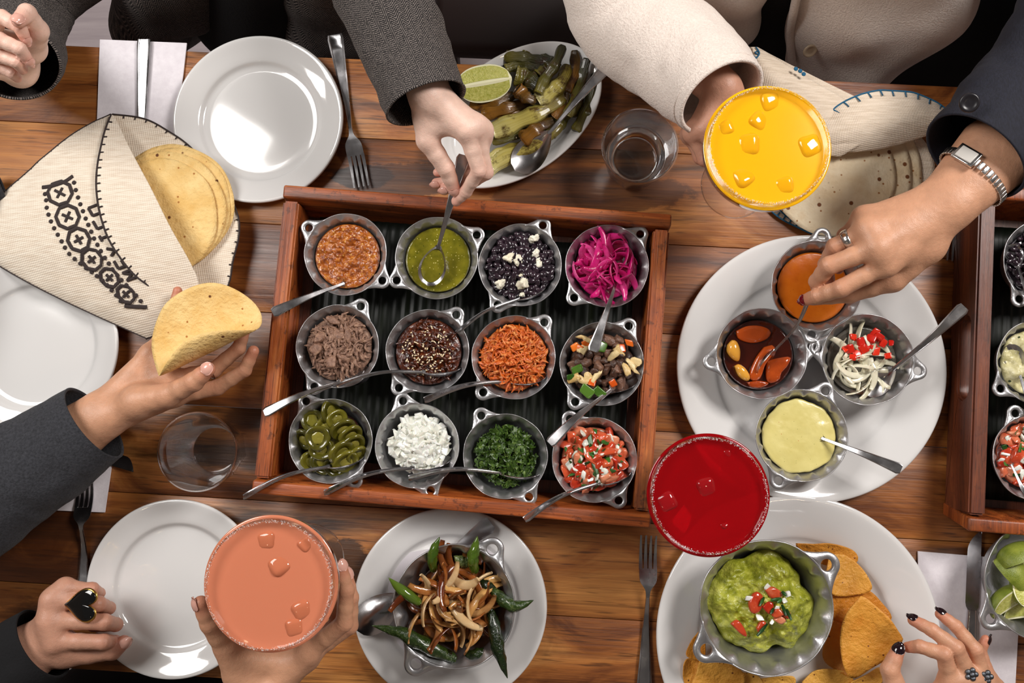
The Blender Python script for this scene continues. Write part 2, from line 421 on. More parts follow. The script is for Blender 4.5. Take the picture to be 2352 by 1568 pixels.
def mat_weave(name, c1, c2, f=1500):
    m, t, b = new_mat(name, rough=0.9, sheen=0.15)
    v = coords(t, rot=(0, 0, 0.6))
    s = nd(t, 'SeparateXYZ', None, {0: v})
    a = math_n(t, 'SINE', math_n(t, 'MULTIPLY', s.outputs[0], f)); d = math_n(t, 'SINE', math_n(t, 'MULTIPLY', s.outputs[1], f))
    h = math_n(t, 'MULTIPLY', a, d)
    n = noise_n(t, coords(t, (40, 400, 40), rot=(0, 0, 0.6)), 1.0, 3)
    t.links.new(ramp(t, math_n(t, 'ADD', math_n(t, 'MULTIPLY', h, 0.12), n), [(0.3, c1), (0.65, c2)]), b.inputs['Base Color'])
    bump(t, b, h, 0.0003); return m
W['cloth'] = mat_weave('cream_cotton', srgb(222, 205, 184), srgb(242, 230, 212))
W['cloth2'] = mat_weave('cream_linen', srgb(214, 196, 174), srgb(238, 222, 202), 2000)
W['thread_black'] = mat_cloth('black_thread', srgb(34, 24, 24), srgb(58, 44, 42), 900, 0.8, 0.1, 0.0006)
W['thread_blue'] = mat_cloth('blue_thread', srgb(12, 78, 112), srgb(30, 110, 150), 900, 0.8, 0.1, 0.0006)
def mat_herring():
    m, t, b = new_mat('herringbone_tweed', rough=0.95)
    s = nd(t, 'SeparateXYZ', None, {0: nd(t, 'TexCoord').outputs['UV']})
    u = math_n(t, 'MULTIPLY', s.outputs[0], 1.0); v = s.outputs[1]
    z = math_n(t, 'PINGPONG', u, 0.007)
    k = math_n(t, 'SINE', math_n(t, 'MULTIPLY', math_n(t, 'ADD', z, v), 2000.0))
    n = noise_n(t, coords(t), 700, 3, 0.7)
    f = math_n(t, 'ADD', math_n(t, 'MULTIPLY', k, 0.2), n)
    t.links.new(ramp(t, f, [(0.33, srgb(18, 17, 18)), (0.52, srgb(50, 46, 46)), (0.74, srgb(140, 130, 124))]), b.inputs['Base Color'])
    bump(t, b, f, 0.0006); return m
W['tweed'] = mat_herring()

# foods
W['tort_corn'] = mat_food('corn_tortilla', [(0.3, srgb(226, 182, 104)), (0.7, srgb(246, 214, 148))], 28, 0.75, 0.0026, 150, 5, [(34, 0.10, srgb(104, 58, 22)), (80, 0.14, srgb(176, 116, 52))])
W['tort_flour'] = mat_food('flour_tortilla', [(0.3, srgb(232, 206, 164)), (0.62, srgb(250, 234, 202)), (0.8, srgb(234, 202, 154))], 24, 0.75, 0.0016, 120, 5, [(48, 0.17, srgb(128, 76, 38)), (110, 0.2, srgb(176, 122, 72))])
W['chip'] = mat_food('corn_chip', [(0.3, srgb(204, 128, 32)), (0.7, srgb(238, 178, 76))], 40, 0.55, 0.0028, 140, 5, [(110, 0.17, srgb(120, 64, 20)), (60, 0.09, srgb(90, 44, 16))], perobj=True)
W['salsa_o'] = mat_food('roasted_salsa', [(0.3, srgb(112, 46, 8)), (0.5, srgb(164, 84, 20)), (0.7, srgb(206, 130, 48))], 150, 0.1, 0.0015, 240, 5, [(180, 0.22, srgb(230, 180, 80)), (90, 0.12, srgb(60, 40, 20))], coat=0.5)
W['salsa_g'] = mat_food('green_salsa', [(0.3, srgb(92, 90, 14)), (0.7, srgb(132, 124, 30))], 60, 0.08, 0.0003, 200, 4, [(260, 0.2, srgb(212, 200, 120)), (150, 0.12, srgb(50, 64, 16))], coat=0.5)
W['sauce_o'] = mat_food('orange_sauce', [(0.3, srgb(214, 104, 16)), (0.7, srgb(232, 124, 28))], 30, 0.22, 0.0002, 120, 3, [(260, 0.12, srgb(180, 74, 14))], coat=0.3)
W['sauce_y'] = mat_food('yellow_cream', [(0.3, srgb(214, 200, 122)), (0.7, srgb(226, 214, 140))], 30, 0.25, 0.0003, 100, 3, [(200, 0.1, srgb(150, 150, 80)), (90, 0.05, srgb(190, 90, 40))], coat=0.3)
W['liq_dark'] = mat_plain('dark_chile_broth', srgb(64, 18, 6), 0.05, coat=0.5)
W['broth'] = mat_plain('clear_brine', srgb(206, 200, 186), 0.03, trans=0.9, ior=1.33)
W['carrot'] = mat_food('pickled_carrot', [(0.3, srgb(130, 44, 12)), (0.7, srgb(188, 78, 22))], 50, 0.15, 0.0005, 120, perobj=True, coat=0.4)
W['garlic'] = mat_food('pickled_garlic', [(0.3, srgb(206, 122, 26)), (0.7, srgb(232, 166, 62))], 60, 0.15, perobj=True, coat=0.4)
W['bean'] = mat_food('black_bean', [(0.2, srgb(18, 12, 20)), (0.8, srgb(52, 36, 46))], 80, 0.22, perobj=True, coat=0.3)
W['cheese'] = mat_food('white_cheese', [(0.3, srgb(232, 224, 196)), (0.7, srgb(248, 244, 226))], 120, 0.6, 0.0012, 300, perobj=True, sss=0.1)
W['pink'] = mat_food('pickled_red_onion', [(0.2, srgb(176, 14, 92)), (0.5, srgb(216, 34, 124)), (0.8, srgb(240, 96, 168))], 70, 0.18, 0.0004, 300, perobj=True, coat=0.4, sss=0.15)
W['beef'] = mat_food('shredded_beef', [(0.3, srgb(96, 66, 52)), (0.55, srgb(150, 114, 94)), (0.75, srgb(192, 156, 128))], 190, 0.45, 0.0012, 420, 5)
W['mole'] = mat_food('mole_sauce', [(0.3, srgb(36, 12, 4)), (0.55, srgb(78, 30, 8)), (0.78, srgb(140, 66, 20))], 120, 0.12, 0.0012, 300, 5, coat=0.5)
W['sesame'] = mat_food('sesame', [(0.3, srgb(226, 200, 156)), (0.7, srgb(246, 230, 196))], 100, 0.5)
W['tinga'] = mat_food('shredded_chicken', [(0.3, srgb(150, 46, 6)), (0.5, srgb(212, 98, 22)), (0.7, srgb(240, 166, 92))], 170, 0.3, 0.0012, 420, 5, coat=0.25)
W['steak'] = mat_food('grilled_steak', [(0.3, srgb(56, 36, 28)), (0.6, srgb(106, 74, 58)), (0.8, srgb(140, 104, 84))], 170, 0.38, 0.0012, 300, 5, perobj=True)
W['pepper_o'] = mat_food('orange_pepper', [(0.3, srgb(210, 82, 16)), (0.7, srgb(236, 124, 40))], 60, 0.25, perobj=True, coat=0.3)
W['pepper_r'] = mat_food('red_pepper', [(0.3, srgb(196, 24, 14)), (0.7, srgb(232, 56, 28))], 60, 0.2, perobj=True, coat=0.4)
W['pepper_g'] = mat_food('green_pepper', [(0.3, srgb(44, 82, 20)), (0.7, srgb(88, 128, 44))], 60, 0.2, perobj=True, coat=0.4)
W['melt'] = mat_food('melted_cheese', [(0.3, srgb(206, 170, 104)), (0.7, srgb(238, 216, 164))], 80, 0.3, 0.001, 200, perobj=True)
W['jal'] = mat_food('pickled_jalapeno', [(0.3, srgb(62, 60, 12)), (0.7, srgb(108, 102, 30))], 90, 0.16, 0.0004, 300, perobj=True, coat=0.4)
W['jal_in'] = mat_food('jalapeno_core', [(0.3, srgb(112, 106, 34)), (0.7, srgb(160, 150, 66))], 90, 0.2, perobj=True, coat=0.4)
W['onion'] = mat_food('white_onion', [(0.3, srgb(222, 222, 208)), (0.7, srgb(248, 248, 242))], 90, 0.25, 0.0002, 300, perobj=True, coat=0.2, sss=0.2)
W['onion_strip'] = mat_food('onion_strip', [(0.3, srgb(206, 200, 172)), (0.7, srgb(240, 234, 212))], 90, 0.15, 0.0003, 300, perobj=True, coat=0.4, sss=0.2)
W['cilantro'] = mat_food('cilantro', [(0.3, srgb(26, 46, 12)), (0.55, srgb(66, 94, 30)), (0.75, srgb(130, 150, 76))], 160, 0.4, 0.0003, 300, 3)
W['cilantro_i'] = mat_food('cilantro_piece', [(0.3, srgb(22, 62, 16)), (0.7, srgb(60, 112, 40))], 160, 0.4, perobj=True)
W['tomato'] = mat_food('tomato', [(0.25, srgb(176, 40, 18)), (0.5, srgb(204, 84, 48)), (0.75, srgb(226, 148, 112))], 70, 0.16, 0.0004, 200, perobj=True, coat=0.4, sss=0.1)
W['lime_pith'] = mat_plain('lime_pith', srgb(240, 238, 198), 0.5)
W['lime_flesh'] = mat_food('lime_flesh', [(0.3, srgb(170, 172, 70)), (0.7, srgb(214, 212, 124))], 260, 0.14, 0.0008, 500, coat=0.4, sss=0.2)
W['lime_skin'] = mat_food('lime_skin', [(0.3, srgb(96, 112, 28)), (0.7, srgb(146, 156, 62))], 60, 0.3, 0.0006, 700)
W['lime_skin_dark'] = mat_food('lime_skin_dark', [(0.3, srgb(38, 66, 16)), (0.7, srgb(70, 98, 26))], 60, 0.3, 0.0006, 700)
W['guac'] = mat_food('guacamole', [(0.28, srgb(106, 112, 20)), (0.5, srgb(158, 162, 46)), (0.72, srgb(198, 198, 86))], 75, 0.3, 0.0015, 240, 5, [(150, 0.14, srgb(204, 204, 96))], coat=0.15)
W['chile'] = mat_food('blistered_chile', [(0.3, srgb(20, 34, 12)), (0.55, srgb(44, 66, 22)), (0.72, srgb(120, 132, 80))], 200, 0.16, 0.0012, 330, 5, perobj=True, coat=0.4)
W['chile_smooth'] = mat_food('green_chile', [(0.3, srgb(58, 84, 20)), (0.7, srgb(94, 120, 38))], 60, 0.12, 0.0003, 200, perobj=True, coat=0.5)
W['caramel'] = mat_food('caramelised_onion', [(0.25, srgb(96, 40, 14)), (0.5, srgb(164, 94, 40)), (0.75, srgb(214, 166, 100))], 38, 0.14, 0.0004, 260, perobj=True, coat=0.4, sss=0.1)
W['caramel_light'] = mat_food('soft_onion', [(0.28, srgb(140, 84, 40)), (0.5, srgb(196, 148, 90)), (0.75, srgb(228, 198, 150))], 38, 0.14, 0.0004, 260, perobj=True, coat=0.4, sss=0.1)
W['pale_filling'] = mat_food('creamy_poblano', [(0.3, srgb(140, 134, 84)), (0.55, srgb(206, 198, 148)), (0.75, srgb(232, 226, 188))], 60, 0.3, 0.0015, 160, 5, [(70, 0.16, srgb(50, 64, 30))])
def mat_scallion(name, cols):
    m, t, b = new_mat(name, rough=0.2, coat=0.4)
    u = nd(t, 'SeparateXYZ', None, {0: nd(t, 'TexCoord').outputs['UV']})
    v = coords(t, rand=True)
    n = noise_n(t, v, 55, 5, 0.65)
    st = nd(t, 'Combine' + 'XYZ', None, {0: math_n(t, 'MULTIPLY', u.outputs[0], 22.0), 1: math_n(t, 'MULTIPLY', u.outputs[1], 1.5), 2: nd(t, 'ObjectInfo').outputs['Random']}).outputs[0]
    fib = noise_n(t, st, 1.0, 3, 0.6)
    f = math_n(t, 'ADD', math_n(t, 'MULTIPLY', u.outputs[1], 0.6), math_n(t, 'MULTIPLY', fib, 0.4))
    c = ramp(t, f, cols)
    c = mixc(t, ramp(t, n, [(0.53, 0.0), (0.66, 0.9)]), c, (*srgb(66, 36, 12), 1))
    t.links.new(c, b.inputs['Base Color']); bump(t, b, fib, 0.0012); return m
W['scal_light'] = mat_scallion('grilled_scallion_white', [(0.15, srgb(214, 206, 140)), (0.4, srgb(190, 176, 92)), (0.7, srgb(128, 112, 32)), (0.9, srgb(78, 70, 18))])
W['scal_green'] = mat_scallion('grilled_scallion_green', [(0.15, srgb(118, 108, 40)), (0.4, srgb(82, 78, 24)), (0.7, srgb(44, 44, 14)), (0.9, srgb(18, 18, 9))])
W['scal_brown'] = mat_scallion('grilled_scallion_brown', [(0.15, srgb(152, 102, 34)), (0.4, srgb(124, 82, 24)), (0.7, srgb(84, 60, 16)), (0.9, srgb(36, 24, 8))])
# ------------------------------------------------------------------ floor, table, chairs
FZ = -0.75
o = obj('floor', *box(-2.4, 2.4, -2.0, 2.2, FZ - .05, FZ), W['floor'], smooth=False); o['kind'] = 'structure'
o['label'] = 'grey wood-look floor seen past the table edge'; o['category'] = 'floor'

TA = P(150, 104, 0); TB = P(2200, 199, 0)
TANG = math.atan2((TB - TA).y, (TB - TA).x)              # the table lies a little turned in the frame
def T(u, v, z=0): # table frame: u along, v towards the lens' lower edge measured from the far edge
    c, s = math.cos(TANG), math.sin(TANG)
    return (TA.x + u * c + v * s, TA.y + u * s - v * c, z)
table = empty('dining_table', T(0.7, 0.45, FZ))
put(table, 'varnished brown wooden table under all the dishes', 'table')
TL = table.location
depth = 0.905; np_ = 7; edges = [0, .12, .255, .385, .525, .655, .79, depth]
for i in range(np_):
    g = 0.0004
    V, Fc = box(0, 2.2, 0, edges[i + 1] - edges[i] - 2 * g, 0, 0.042)
    V, Fc = bevelled(V, Fc, 0.0008, 2)
    me = mesh('plank', V, Fc, True, W['table']); autosmooth(me, 30)
    pl = link('plank', me, None, table)
    pl.location = Vector(T(-0.22, edges[i + 1] - g, -0.042)) - TL; pl.rotation_euler.z = TANG
for (u, v) in ((-.12, .08), (1.8, .08), (-.12, .82), (1.8, .82)):
    V, Fc = bevelled(*box(-.035, .035, -.035, .035, 0, .75 - .045), .004)
    leg = obj('leg', V, Fc, W['table'], table, False); leg.location = Vector(T(u, v, FZ)) - TL
ap = MB()
ap.add(*box(0, 1.86, -.012, .012, -.11, -.044))
a1 = ap.obj('apron', W['table'], table, False); a1.location = Vector(T(-.09, .08, 0)) - TL; a1.rotation_euler.z = TANG
a2 = link('apron', a1.data, None, table); a2.location = Vector(T(-.09, .82, 0)) - TL; a2.rotation_euler.z = TANG

def chair(px, py, label, mat, w_=.42, rot=0.0, seat_z=-.30):
    p = P(px, py, seat_z)
    c = empty('dining_chair', (p.x, p.y, FZ)); c.rotation_euler.z = rot
    put(c, label, 'chair', 'chairs on the far side of the table')
    sz = seat_z - FZ
    V, Fc = bevelled(*box(-w_ / 2, w_ / 2, -.2, .2, sz - .05, sz), .02, 3); obj('seat', V, Fc, mat, c)
    for sx in (-1, 1):
        for sy in (-1, 1):
            V, Fc = tube([(sx * (w_ / 2 - .03), sy * .17, sz - .04), (sx * (w_ / 2 - .015), sy * .19, 0)], [.018, .014], 10); obj('leg', V, Fc, mat, c)
    V, Fc = bevelled(*box(-w_ / 2, w_ / 2, .17, .2, sz + .02, sz + .45), .012, 2); obj('backrest', V, Fc, mat, c)
chair(1190, -120, 'dark brown empty chair between the tweed coat and the cream coat', W['chair'], .30, TANG)
chair(2330, 0, 'black chair behind the cream coat, half in shadow', W['black_chair'], .50, TANG)

# ------------------------------------------------------------------ plates
def plate_mesh(name, R, h, well, lip=.003, sx=1.0, n=128):
    prof = [(0.0001, .0035), (well * .5, .0035), (well * .9, .0038), (well, .0052), (well * 1.045, .0085), (well * 1.09, .0115), (R * .86, h * .75), (R * .955, h * .97), (R * .985, h), (R, h - .0012), (R * .995, h - .004),
            (R * .9, h * .62), (well * 1.06, .005), (well * .97, .0006), (well * .9, 0), (well * .86, .001), (0.0001, .001)]
    prof = smoothprof(prof, 3)
    V, Fc = lathe(prof, n)
    return mesh(name, [(v[0] * sx, v[1], v[2]) for v in V], Fc, True, W['ceramic'])
def plate(px, py, dpx, label, h=.022, wellf=.68, mesh_=None, name='dinner_plate', rot=0, sx=1.0):
    p = P(px, py, h); R = S(dpx / 2, h)
    o = link(name, mesh_ or plate_mesh(name, R, h, R * wellf, sx=sx)); o.location = (p.x, p.y, 0.0006); o.rotation_euler.z = rot
    put(o, label, 'plate', 'white plates'); return o
plate(592, 272, 404, 'empty white dinner plate beside the knife on the napkin')
plate(70, 795, 410, 'empty white dinner plate half under the embroidered tortilla cloth')
plate(398, 1352, 400, 'empty white dinner plate under the pink cocktail')
plate(1864, 844, 610, 'large white serving plate holding four sauce bowls', .026, .66, name='serving_plate')
plate(1834, 1466, 628, 'large white plate of tortilla chips and guacamole', .026, .66, name='serving_plate')
plate(1033, 1392, 436, 'white plate under the bowl of fried onions and chiles', .022, .68)
ovR = S(228, .026)
plate(1184, 262, 2 * 143, 'oval white plate of grilled scallions', .026, .72, name='oval_plate', rot=math.radians(35.6), sx=228 / 143)

# ------------------------------------------------------------------ trays
def board_hole(L, z0, z1, th, slot_l, slot_h, slot_z):
    "upright board along y with a rounded hand slot, centred on x=0"
    cz = slot_z
    angs = sorted(set([2 * math.pi * k / 64 for k in range(64)] + [math.atan2(z - cz, y) % (2 * math.pi) for y in (-L / 2, L / 2) for z in (z0, z1)]))
    out, hole = [], []
    for a in angs:
        c, s = math.cos(a), math.sin(a)
        k = min(L / 2 / abs(c) if abs(c) > 1e-9 else 1e9, ((z1 - cz) / s if s > 1e-9 else 1e9), ((z0 - cz) / s if s < -1e-9 else 1e9))
        out.append((k * c, cz + k * s))
        r = slot_h / 2; hl = slot_l / 2 - r
        # stadium ray
        if abs(s) > 1e-9 and abs(c * r / abs(s)) <= hl: k = r / abs(s)
        else:
            sg = 1 if c > 0 else -1; bq = c * sg * hl; k = bq + math.sqrt(max(0, bq * bq - (hl * hl - r * r)))
        hole.append((k * c, cz + k * s))
    n = len(angs); V = []
    for x in (-th / 2, th / 2):
        V += [(x, y, z) for y, z in out] + [(x, y, z) for y, z in hole]
    Fc = []
    for i in range(n):
        j = (i + 1) % n
        Fc += [(i, n + i, n + j, j), (2 * n + i, 2 * n + j, 3 * n + j, 3 * n + i), (i, j, 2 * n + j, 2 * n + i), (n + i, 3 * n + i, 3 * n + j, n + j)]
    return V, Fc
def tray(cx, cy, w_, d_, rot, label, mats, h=.078):
    t = empty('wooden_tray', (cx, cy, 0.0006)); t.rotation_euler.z = rot
    put(t, label, 'tray', 'wooden serving trays')
    fl = .014; th = .018
    for sy in (1, -1):          # long boards, leaning outwards
        y1 = sy * d_ / 2; y0 = y1 - sy * fl
        V = []
        for x in (-w_ / 2, w_ / 2):
            V += [(x, y0, 0.0), (x, y1, h), (x, y1 - sy * th, h), (x, y0 - sy * th, 0.0)]
        Fc = [(0, 1, 2, 3), (7, 6, 5, 4), (0, 4, 5, 1), (1, 5, 6, 2), (2, 6, 7, 3), (3, 7, 4, 0)]
        V, Fc = bevelled(V, Fc, .003, 3)
        V = [(v[0], v[1] + .0012 * math.sin(v[0] * 23 + sy), v[2] + (.0009 * math.sin(v[0] * 31) if v[2] > h * .5 else 0)) for v in V]
        autosmooth(obj('long_board', V, Fc, mats[0], t), 35)
    for sx in (1, -1):
        V, Fc = board_hole(d_ - 2 * th - .006, 0.002, h - .003, .022, .115, .03, .045)
        me = fixn(mesh('end_board', V, Fc, False, mats[1]))
        bm = bmesh.new(); bm.from_mesh(me)
        es = [e for e in bm.edges if len(e.link_faces) == 2 and e.calc_face_angle(0) > 0.9]
        bmesh.ops.bevel(bm, geom=es, offset=.0028, segments=2, affect='EDGES'); bm.to_mesh(me); bm.free()
        me.polygons.foreach_set('use_smooth', np.ones(len(me.polygons), dtype=bool)); autosmooth(me, 35)
        e = link('end_board', me, None, t); e.location.x = sx * (w_ / 2 - .012)
    obj('bottom', *box(-w_ / 2 + .012, w_ / 2 - .012, -d_ / 2 + fl + .008, d_ / 2 - fl - .008, .004, .012), mats[2], t, False)
    return t
zt = .078
cs = [P(643, 425, zt), P(1540, 492, zt), P(1497, 1212, zt), P(585, 1132, zt)]
tc = sum(cs, Vector()) / 4
tw = ((cs[1] - cs[0]).length + (cs[2] - cs[3]).length) / 2; td = ((cs[3] - cs[0]).length + (cs[2] - cs[1]).length) / 2
trot = math.atan2((cs[1] - cs[0] + cs[2] - cs[3]).y, (cs[1] - cs[0] + cs[2] - cs[3]).x)
tray(tc.x, tc.y, tw, td, trot, 'reddish wooden tray holding twelve filled metal bowls', (W['tray'], W['tray_side'], W['tray_dark']))
# second tray: only its near end is in the picture
q0 = P(2292, 470, zt); q1 = P(2268, 1178, zt)
dirv = (q0 - q1).normalized(); ex = Vector((dirv.y, -dirv.x, 0)); L2 = (q0 - q1).length + .05
rot2 = math.atan2(ex.y, ex.x); c2 = (q0 + q1) / 2 + ex * (tw / 2 - .024)
tray(c2.x, c2.y, tw, L2, rot2, 'dark reddish wooden tray cut off behind the large sauce plate', (W['tray_side'], W['tray_dark'], W['tray_dark']))

def leaf(cx, cy, rot, w_, d_, z, label, seed):
    nx, ny = 150, 22; r = np.random.default_rng(seed)
    xs = np.linspace(-w_ / 2, w_ / 2, nx); ys = np.linspace(-d_ / 2, d_ / 2, ny)
    X, Y = np.meshgrid(xs, ys, indexing='ij')
    ph = 0.004 * noise3(np.stack([X * 9, Y * 4, X * 0], -1), 1.0, seed)
    Z = z + .0009 * np.sin((X + ph * 2.5) * 2 * math.pi / .0125) * (.35 + 1.3 * np.abs(noise3(np.stack([X * 40, Y * 3, X * 0], -1), 1.0, seed + 9))) + .0022 * (0.5 + noise3(np.stack([X, Y, X * 0], -1), 16, seed))
    top = np.stack([X, Y, Z], -1).reshape(-1, 3); bot = top - [0, 0, .0009]
    Fc = gridfaces(nx, ny); n = nx * ny
    Fc = Fc + [(a + n, d + n, c + n, b + n) for a, b, c, d in Fc]
    per = [i * ny for i in range(nx)] + [(nx - 1) * ny + j for j in range(1, ny)] + [i * ny + ny - 1 for i in range(nx - 2, -1, -1)] + [j for j in range(ny - 2, 0, -1)]
    Fc += [(per[k], per[(k + 1) % len(per)], per[(k + 1) % len(per)] + n, per[k] + n) for k in range(len(per))]
    o = obj('banana_leaf', np.vstack([top, bot]), Fc, W['leaf']); o.location = (cx, cy, 0); o.rotation_euler.z = rot
    put(o, label, 'leaf', 'banana leaves lining the trays')
def tl(u, v):
    c, s = math.cos(trot), math.sin(trot); return tc.x + u * c - v * s, tc.y + u * s + v * c
leaf(*tl(-.095, 0.012), trot, tw - .27, td - .075, .0155, 'dark banana leaf under the bowls of salsa, beef and jalapeno', 1)
leaf(*tl(.105, 0.004), trot + .02, tw - .285, td - .085, .0195, 'dark banana leaf under the bowls of pink onion and pico de gallo', 2)
leaf(c2.x, c2.y, rot2, tw - .07, L2 - .08, .0155, 'dark green banana leaf lining the cut off tray', 3)

# ------------------------------------------------------------------ metal bowls with two pierced ears
BR, BH = .0575, .050
def bowl_mesh():
    prof = smoothprof([(0.0001, .0050), (.020, .0050), (.032, .0068), (.0395, .0140), (.0450, .0250), (.0495, .0370), (.0530, .0445), (.0558, .0482), (BR - .0008, .0494), (BR, .0485), (BR - .0006, .0470),
                       (.0540, .0420), (.0500, .0310), (.0455, .0190), (.0390, .0065), (.0310, .0008), (.028, 0), (0.0001, 0)], 3)
    kin = [k for k, (r, z) in enumerate(prof)]
    def mod(t, r, z, k):
        w_ = math.exp(-((z - .0420) / .0046) ** 2) if r > .03 and k < len(prof) * .45 else 0
        g = abs(math.cos(8 * t)) ** 5
        r2 = r - .0034 * g * w_
        wob = .0005 * math.sin(3 * t + 1) + .0002 * math.sin(9 * t + 2)
        return r2 + wob * (z / BH), z + .0004 * math.sin(5 * t) * (z / BH) ** 3
    V, Fc = lathe(prof, 252, mod)
    return mesh('bowl', V, Fc, True, W['alu'])
def ear_mesh():
    hc, hr, er = BR + .0058, .0052, .0112
    A0 = math.radians(25)
    def bz(a, b, c, n): return [((1 - t) ** 2 * a[0] + 2 * t * (1 - t) * b[0] + t * t * c[0], (1 - t) ** 2 * a[1] + 2 * t * (1 - t) * b[1] + t * t * c[1]) for t in [k / n for k in range(n)]]
    a = ((BR - .001) * math.cos(A0), -(BR - .001) * math.sin(A0)); ea = math.radians(58)
    e0 = (hc + er * math.cos(-ea), er * math.sin(-ea)); mid = (BR * 1.005, -.0155)
    out = bz(a, mid, e0, 10) + [(hc + er * math.cos(t), er * math.sin(t)) for t in np.linspace(-ea, ea, 16)[:-1]]
    e1 = (hc + er * math.cos(ea), er * math.sin(ea)); out += bz(e1, (BR * 1.005, .0155), (a[0], -a[1]), 10)
    out += [((BR - .002) * math.cos(t), (BR - .002) * math.sin(t)) for t in np.linspace(A0, -A0, 18)[:-1]]
    n = len(out); V = []; Fc = []
    cx = hc
    hole = []
    for x, y in out:
        d = math.atan2(y, x - cx); hole.append((cx + hr * math.cos(d), hr * math.sin(d)))
    def loop(pts, z, k): return [(cx + (x - cx) * k, y * k, z + .03 * max(0, x - BR)) for x, y in pts]
    for pts, z, k in ((hole, .0452, 1.0), (out, .0452, .95), (out, .0462, 1.0), (out, .0484, 1.0), (out, .0494, .94), (hole, .0494, 1.15), (hole, .0486, 1.0)):
        V += loop(pts, z, k)
    for r in range(7):
        r2 = (r + 1) % 7
        for i in range(n):
            j = (i + 1) % n; Fc.append((r * n + i, r * n + j, r2 * n + j, r2 * n + i))
    return fixn(mesh('handle', V, Fc, True, W['alu']))
BM, EM = bowl_mesh(), ear_mesh()
BOWL = {}
def bowl(key, cpx, ear, label, base, sc=1.0, tilt=0.0):
    zr = base + BH * sc
    c = P(*cpx, zr); e = P(*ear, zr)
    o = link('sauce_bowl', BM); o.location = (c.x, c.y, base); o.scale = (sc, sc, sc)
    o.rotation_euler.z = math.atan2(e.y - c.y, e.x - c.x)
    put(o, label, 'bowl', 'cast metal bowls with two pierced handles')
    for k in (0, 1):
        h = link('handle', EM, None, o); h.rotation_euler.z = math.pi * k
    BOWL[key] = (c.x, c.y, base, sc)
    return o
tb = .0205
for key, c, e, lab in (
    ('orange', (793, 583), (708, 522), 'metal bowl of chunky orange roasted salsa'),
    ('green', (1003, 591), (1093, 540), 'metal bowl of green salsa with a hand dipping a spoon'),
    ('beans', (1195, 608), (1245, 520), 'metal bowl of black beans topped with white cheese crumbs'),
    ('pink', (1395, 610), (1473, 535), 'metal bowl heaped with pink pickled onion'),
    ('beef', (775, 795), (830, 700), 'metal bowl of brown shredded beef'),
    ('mole', (982, 806), (1048, 722), 'metal bowl of dark mole sprinkled with sesame'),
    ('tinga', (1180, 820), (1250, 740), 'metal bowl of orange shredded chicken'),
    ('steak', (1383, 835), (1450, 740), 'metal bowl of diced steak with peppers and cheese'),
    ('jal', (758, 1012), (705, 925), 'metal bowl of pickled jalapeno slices'),
    ('onion', (957, 1023), (925, 920), 'metal bowl of diced white onion'),
    ('cilantro', (1160, 1047), (1103, 950), 'metal bowl of chopped green cilantro'),
    ('pico', (1365, 1055), (1307, 958), 'metal bowl of pico de gallo in the full tray')):
    bowl(key, c, e, lab, tb)
for key, c, e, lab in (
    ('p_orange', (1877, 655), (1888, 552), 'metal bowl of smooth orange sauce under the reaching hand'),
    ('p_dark', (1750, 812), (1640, 829), 'metal bowl of dark broth with pickled carrot and garlic'),
    ('p_white', (1994, 825), (2108, 851), 'metal bowl of white onion strips with red pepper'),
    ('p_yellow', (1843, 1000), (1895, 900), 'metal bowl of pale yellow cream sauce')):
    bowl(key, c, e, lab, .0048, 1.09)
bowl('guac', (1762, 1395), (1893, 1303), 'large metal bowl of guacamole topped with tomato', .0048, 1.53)
bowl('fry', (1043, 1393), (1125, 1270), 'large metal bowl of fried onions and green chiles', .0056, 1.42)
bowl('lime', (2398, 1335), (2280, 1420), 'metal bowl of lime wedges on the white napkin', .003, 1.35)
bowl('r_beans', (2402, 600), (2335, 697), 'metal bowl of black beans in the cut off tray', .019)
bowl('r_pale', (2388, 832), (2298, 893), 'metal bowl of creamy pale filling in the cut off tray', .019)
bowl('r_pico', (2380, 1050), (2333, 948), 'metal bowl of pico de gallo in the cut off tray', .019)

